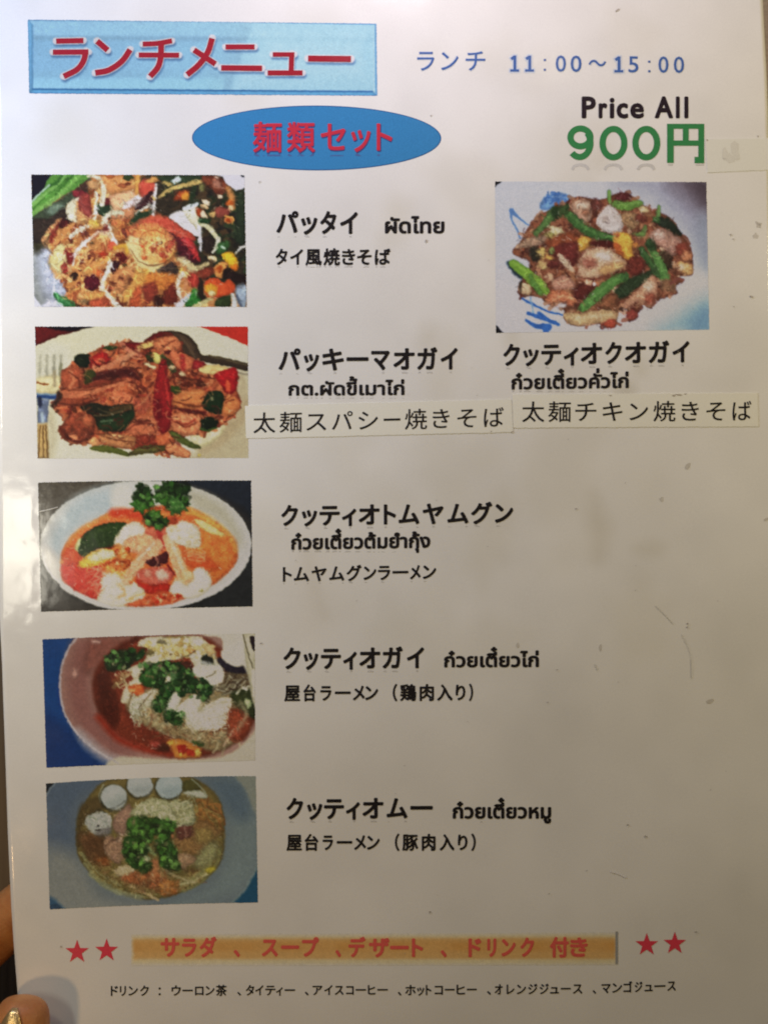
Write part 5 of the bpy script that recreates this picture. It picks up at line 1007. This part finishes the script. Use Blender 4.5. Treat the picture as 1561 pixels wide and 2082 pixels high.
# oval badge
n = 96; tt = np.linspace(0, 2*math.pi, n, endpoint=False)
def oval(rx, ry, rings, off, name, mat):
    V = [P(643.7, 280.5, off)]; F = []
    for r in range(1, rings+1):
        V += list(P(643.7 + rx*r/rings*np.cos(tt), 280.5 + ry*r/rings*np.sin(tt) + np.cos(tt)*.8*r/rings, off))
    F += [(0, 1+(k+1) % n, 1+k) for k in range(n)]
    for r in range(rings-1):
        a = 1+r*n; F += [(a+k, a+(k+1) % n, a+n+(k+1) % n, a+n+k) for k in range(n)]
    return link(name, mesh(name, V, F), mat, menu)
oval(253, 66, 8, 0.000035, 'badge_rim', ink_mat('navy_ink', ink((30,88,146), 640, 280)))
oval(250.8, 64, 8, 0.00005, 'badge', ink_mat('badge_blue_ink', ink((54,124,180), 640, 280), .14))
BB = (0,0,1.951)
def badge(bold, dx=0, dy=0): return chars(BB,'麺類セット',[1003+dx,1118+dx,1138+dx,1250+dx,1272+dx,1371+dx,1392+dx,1470+dx,1493+dx,1556+dx],(592+dy,591+dy),128,bold)
line('badge_text_shadow', badge(.026,2,4), ink_mat('violet_ink', ink((58,62,118),640,280)), refl=False, off=0.00007)
line('badge_text', badge(.018), ink_mat('badge_red_ink', ink((190,46,66),640,280)), refl=False, off=0.00011)
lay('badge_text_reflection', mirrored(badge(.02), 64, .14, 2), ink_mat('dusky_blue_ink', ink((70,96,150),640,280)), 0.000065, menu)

# footer banner
cb = Canvas(262, 1880, 1010, 96, (231,231,224), 12)
Y0 = 1840
cb.tex *= .4
cb.poly([(268,1903),(1252,1899),(1252,1960),(268,1960)], (235,224,176), 4, False, .05, .85)
cb.poly([(272,1909),(1250,1906),(1250,1950),(272,1950)], (228,188,122), 3, False, .05)
cb.poly([(272,1916),(1250,1914),(1250,1934),(272,1934)], (222,170,96), 5, False, .05, .9)
for k in range(30):
    x_ = 290 + 950*cb.rng.random(); cb.blob(x_, 1926, 26, 12, (230,188,120), 0, 7, .2, 0, .3)
cb.finish(.6, .04)
print_mesh('highlight_band', cb, [(267,1899),(1254,1895),(1254,1962),(267,1964)], 3.0, 0.00003, 'orange highlight band with yellow edges', 0, obs=False)
F1 = (0,1840,1.951); F2 = (761,1840,1.951)
foot = chars(F1,'サラダ、スープ、デザ',[638,712,722,780,792,860,927,953,1038,1103,1115,1187,1198,1265,1330,1353,1382,1450,1463,1545],(199,200),84,.040) + chars(F2,'ート、ドリンク付き',[62,136,148,193,262,287,372,424,447,483,503,560,578,633,695,770,775,845],(201,199),84,.040)
line('set_menu_text', foot, ink_mat('red_ink', ink((158,52,40),640,1925)), refl=False)
V, F = ribbon([([(1253,1894),(1253,1960)],5)], 0.00007); link('divider_bar', mesh('divider_bar', V, F), ink_mat('grey_ink', (.36,.37,.36)), menu)
for sx, sy, R in ((157.4,1935.5,25),(217.3,1932.6,24.6),(1314,1921,24.2),(1371,1918.3,24)):
    o5 = []; sp = -math.pi/2
    for k in range(10):
        r = R if k % 2 == 0 else R*.40; o5.append((sx + r*math.cos(sp+k*math.pi/5), sy + r*math.sin(sp+k*math.pi/5)))
    o5 = np.array([(sx, sy)] + o5); lay('star', [(o5, [(0, 1+(k+1) % 10, 1+k) for k in range(10)])], ink_mat('red_ink', ink((176,38,42), 200, 1935)), 0.00007, menu)

# ------------------------------------------------------------------ stuck-on paper labels
def label_mat(name, rgb):
    m, nt, b = nodes_of(name); r = N(nt, 'ShaderNodeRGB'); r.outputs[0].default_value = (*rgb, 1)
    laminate(nt, b); b.inputs['Coat Weight'].default_value = 0.35; grain(nt, b, r.outputs[0], .05); return m
M_label = label_mat('label_paper', (0.83, 0.83, 0.715)); M_tape = label_mat('tape', (0.755, 0.765, 0.675))
def sticker(corners, mat, off=0.00013, label=None):
    TL, TR, BR, BL = [np.array(p, float) for p in corners]; a, b = 60, 10; rg = np.random.default_rng(int(TL[0]))
    U, V_ = np.meshgrid(np.linspace(0,1,a+1), np.linspace(0,1,b+1)); U = U[...,None]; V_ = V_[...,None]
    Q = (TL*(1-U)+TR*U)*(1-V_)+(BL*(1-U)+BR*U)*V_
    Q[0,:,1] += (rg.random(a+1)-.5)*1.0; Q[-1,:,1] += (rg.random(a+1)-.5)*1.0
    v = P(Q[...,0], Q[...,1], off).reshape(-1,3); f = [(i*(a+1)+j,(i+1)*(a+1)+j,(i+1)*(a+1)+j+1,i*(a+1)+j+1) for i in range(b) for j in range(a)]
    rg_ = list(range(a+1)) + [i*(a+1)+a for i in range(1,b+1)] + [b*(a+1)+j for j in range(a-1,-1,-1)] + [i*(a+1) for i in range(b-1,0,-1)]
    q = Q.reshape(-1,2)[rg_]; v2 = P(q[:,0], q[:,1], 0.00001); n0 = len(v); m = len(rg_)
    f += [(rg_[k], rg_[(k+1) % m], n0+(k+1) % m, n0+k) for k in range(m)]
    return link('paper_label', mesh('paper_label', np.vstack([v, v2]), f), mat, menu, label)
s1 = sticker([(498,825),(1039,812),(1042.5,878.5),(500.5,891.5)], M_label, label='long pale paper strip stuck on below the second dish name')
s2 = sticker([(1041,802),(1539,799),(1541,867),(1043,870)], M_label, label='long pale paper strip stuck on below the right-hand dish name')
s3 = sticker([(1433,283),(1572,281),(1573,345),(1437,351)], M_tape, label='blank smudged sticker at the right edge beside the price')
line('label_text', chars(C2,'太麺スパシー焼きそば',[70,195,218,345,370,483,515,632,665,775,808,902,928,1053,1085,1180,1225,1332,1375,1487],(548,517),126,.006), refl=False, parent=s1, off=0.00017, mat=ink_mat('label_black', BLACK))
line('label_text', chars(C3,'太麺チキン焼きそば',[167,293,315,443,468,587,623,735,775,880,910,1035,1070,1167,1210,1317,1358,1465],(486,481),126,.006), refl=False, parent=s2, off=0.00017, mat=ink_mat('label_black', BLACK))
cz = []
def specks(items, mat, off, parent, name='dirt_speck'):
    V, F = [], []; rg = np.random.default_rng(5)
    for x_, y_, rx, ry, rot in items:
        t = np.linspace(0, 2*math.pi, 9)[:-1]; q = 1 + (rg.random(8)-.5)*.7; X = np.cos(t)*rx*q; Y = np.sin(t)*ry*q
        c_, s_ = math.cos(rot), math.sin(rot); b = len(V); V += list(P(x_+X*c_-Y*s_, y_+X*s_+Y*c_, off)); F.append(tuple(range(b, b+8)))
    return link(name, mesh(name, V, F), mat, parent, kind='stuff')
rg = np.random.default_rng(8)
pts = [(1436.5,284.5,2,2,0),(1540,277,1.6,1.2,0),(1397,1268,2,2,0),(1396.5,1275,1.8,1.8,0),(1132,1362,1.6,1.4,0),(1113,1428,1.6,1.2,0),(1171,1034.5,2,1.5,0),(1527,603,3.5,1.8,.5),(1491,623,1.5,1,0),(1485,477,2,1.4,0),
 (1490,486,2,1,0),(1276,1677,1.7,1.7,0),(1312,1701,2.5,2,.4),(874,1854,2.2,2,0),(1116,1817,1.4,1.3,0),(1192,1770,1.2,1,0),(531,1308,3,2,0),(528,370,1.4,1.4,0),(866,490,2,3,.2),(978,1671,1.2,1.2,0),(125,1925,2.4,1.6,.3),(876,235,1.4,1.2,0),(1414,1895,5,1,.2),
 (1379,803,7,2,.1),(1369,804,4,2,0),(1392,801,4,1.3,0),(1240,804,3,1,0),(998,877,1.5,1.2,0),(1041,878,2.5,1.5,0),(1255,20,6,2,-.7)]
for k in range(40): pts.append((60+1480*rg.random(), 380+1650*rg.random(), .6+.6*rg.random(), .5+.4*rg.random(), rg.random()*3))
specks(pts, ink_mat('brown_dirt', (0.46,0.42,0.35)), 0.00018, menu)
soft = [(1556,1056,7,3,-.6),(1441,1427,6,4,-.5),(1447,1423,4,2,.3),(1535,1379-900,5,6,0),(900+755/2.3616,900+985/2.3616,2.5,9,0),(1052,1312,3,6,.2),(1542,458,5,6,.2),(1540,455,7,3,.8),(1344,1015,4,5,0),(1398,948,4,7,.6)]
specks(soft, ink_mat('grey_dirt', (0.62,0.60,0.53)), 0.00005, menu, 'smudge_mark')
scr = [([(1332,1232),(1350,1250),(1368,1269)],1.0),([(1385,1290),(1402,1330),(1405,1380)],.9),([(1404,1340),(1404.5,1378)],1.3),([(1208,1350),(1214,1363)],1.4),([(81,1040),(100,1036),(118,1031)],1.4)]
V, F = ribbon(scr, 0.00014); link('scratch', mesh('scratch', V, F), ink_mat('scratch_grey', (0.68,0.67,0.60)), menu, kind='stuff')
V, F = ribbon([([(1240,1772),(1256,1776),(1272,1784)],3.0)], 0.00013); link('scratch', mesh('scratch', V, F), ink_mat('scratch_glint', (0.86,0.86,0.84)), menu, kind='stuff')  # scratch whose glint is painted in as near-white colour
specks([(1472,312,7,14,.1),(1494,308,9,17,-.1),(1482,322,14,9,0)], ink_mat('label_smudge', (0.70,0.70,0.61)), 0.00016, s3, 'smudge_mark')

# ------------------------------------------------------------------ hand holding the corner
def skin_mat():
    m, nt, b = nodes_of('skin')
    g = N(nt, 'ShaderNodeNewGeometry'); n = N(nt, 'ShaderNodeTexNoise'); n.inputs['Scale'].default_value = 140; n.inputs['Detail'].default_value = 3
    nt.links.new(g.outputs['Position'], n.inputs['Vector'])
    cr = N(nt, 'ShaderNodeValToRGB'); cr.color_ramp.elements[0].position = .35; cr.color_ramp.elements[1].position = .7
    cr.color_ramp.elements[0].color = (0.44, 0.165, 0.05, 1); cr.color_ramp.elements[1].color = (0.64, 0.29, 0.095, 1)
    nt.links.new(n.outputs[0], cr.inputs[0]); nt.links.new(cr.outputs[0], b.inputs['Base Color'])
    b.inputs['Roughness'].default_value = .5; b.inputs['Subsurface Weight'].default_value = .15; b.inputs['Subsurface Radius'].default_value = (.004, .0015, .0008); b.inputs['Subsurface Scale'].default_value = 1.0
    n2 = N(nt, 'ShaderNodeTexVoronoi'); n2.inputs['Scale'].default_value = 1500; nt.links.new(g.outputs['Position'], n2.inputs['Vector'])
    bp = N(nt, 'ShaderNodeBump'); bp.inputs['Strength'].default_value = .35; bp.inputs['Distance'].default_value = .0002
    nt.links.new(n2.outputs[0], bp.inputs['Height']); nt.links.new(bp.outputs[0], b.inputs['Normal'])
    return m
M_skin = skin_mat()
J = [((-.136,-.205,-.024),.016,.012), ((-.146,-.245,-.028),.022,.015), ((-.152,-.285,-.03),.019,.015), ((-.158,-.34,-.032),.022,.019),
     ((-.122,-.212,-.008),.0135,.012), ((-.109,-.188,.004),.0112,.0112), ((-.1015,-.1605,.0092),.0102,.0098), ((-.0985,-.1450,.0086),.0096,.0088), ((-.0970,-.1360,.0080),.0088,.0080), ((-.0966,-.1300,.0070),.0068,.0062)]
E = [(0,1),(1,2),(2,3),(0,4),(4,5),(5,6),(6,7),(7,8),(8,9)]
for ch in ([(-.137,-.160,-.028,.0105),(-.1255,-.1345,-.0225,.0092),(-.106,-.1155,-.0140,.0086),(-.094,-.1055,-.0105,.0076),(-.086,-.099,-.0090,.0056)],
           [(-.143,-.177,-.034,.0105),(-.121,-.163,-.028,.0090),(-.101,-.152,-.0155,.0084),(-.088,-.147,-.0105,.0074),(-.079,-.144,-.009,.0056)],
           [(-.146,-.195,-.035,.0100),(-.122,-.184,-.031,.0086),(-.103,-.176,-.018,.0080),(-.091,-.172,-.0105,.0070),(-.083,-.170,-.009,.0054)],
           [(-.148,-.212,-.034,.0090),(-.126,-.207,-.031,.0076),(-.110,-.202,-.020,.0070),(-.100,-.199,-.0115,.0062),(-.094,-.197,-.009,.0048)]):
    prev = 0
    for x_, y_, z_, r_ in ch:
        J.append(((x_, y_, z_), r_, r_)); E.append((prev, len(J)-1)); prev = len(J)-1
hm = bpy.data.meshes.new('hand'); hm.from_pydata([j[0] for j in J], E, []); hm.update()
hand = link('hand', hm, M_skin, label='hand with a gold-painted thumbnail gripping the lower corner of the menu'); hand['category'] = 'hand'
md = hand.modifiers.new('skin', 'SKIN'); md.use_smooth_shade = True
for i, j in enumerate(J):
    sv = hm.skin_vertices[0].data[i]; sv.radius = (j[1], j[2]); sv.use_root = (i == 0)
md2 = hand.modifiers.new('sub', 'SUBSURF'); md2.levels = 2; md2.render_levels = 3
# thumbnail: curved metallic-gold plate on the side of the thumb tip
def gold_mat():
    m, nt, b = nodes_of('gold_polish'); b.inputs['Metallic'].default_value = .75; b.inputs['Base Color'].default_value = (.86,.60,.26,1); b.inputs['Roughness'].default_value = .3
    g = N(nt, 'ShaderNodeNewGeometry'); n = N(nt, 'ShaderNodeTexNoise'); n.inputs['Scale'].default_value = 2500
    nt.links.new(g.outputs['Position'], n.inputs['Vector']); bp = N(nt, 'ShaderNodeBump'); bp.inputs['Strength'].default_value = .5; bp.inputs['Distance'].default_value = .0002
    nt.links.new(n.outputs[0], bp.inputs['Height']); nt.links.new(bp.outputs[0], b.inputs['Normal']); return m
from mathutils.bvhtree import BVHTree
dg = bpy.context.evaluated_depsgraph_get(); bvh = BVHTree.FromObject(hand, dg)
axis0 = np.array((-.0968,-.1312,.0072)); axis1 = np.array((-.0988,-.1500,.0086)); V = []; F = []; na, nl = 14, 18
for i in range(nl+1):
    t = i / nl; c0 = axis0 + (axis1-axis0)*t
    wdt = math.radians(23) * (math.sin(min(1, (t+.03)*2.6) * math.pi/2))**.7
    for j in range(na+1):
        ph = math.radians(6) + wdt*(2*j/na-1)
        d = Vector((-math.sin(ph), 0, math.cos(ph))); hit = bvh.ray_cast(Vector(c0) + d*.03, -d)[0]
        rad = (hit - Vector(c0)).length if hit else .007
        V.append(tuple(Vector(c0) + d*(rad + .0004 + .0003*(1-(2*j/na-1)**2))))
F = [(i*(na+1)+j, i*(na+1)+j+1, (i+1)*(na+1)+j+1, (i+1)*(na+1)+j) for i in range(nl) for j in range(na)]
nail = link('thumb_nail', mesh('thumb_nail', V, F, True), gold_mat(), hand)
so = nail.modifiers.new('solid', 'SOLIDIFY'); so.thickness = .0005; so.offset = 0
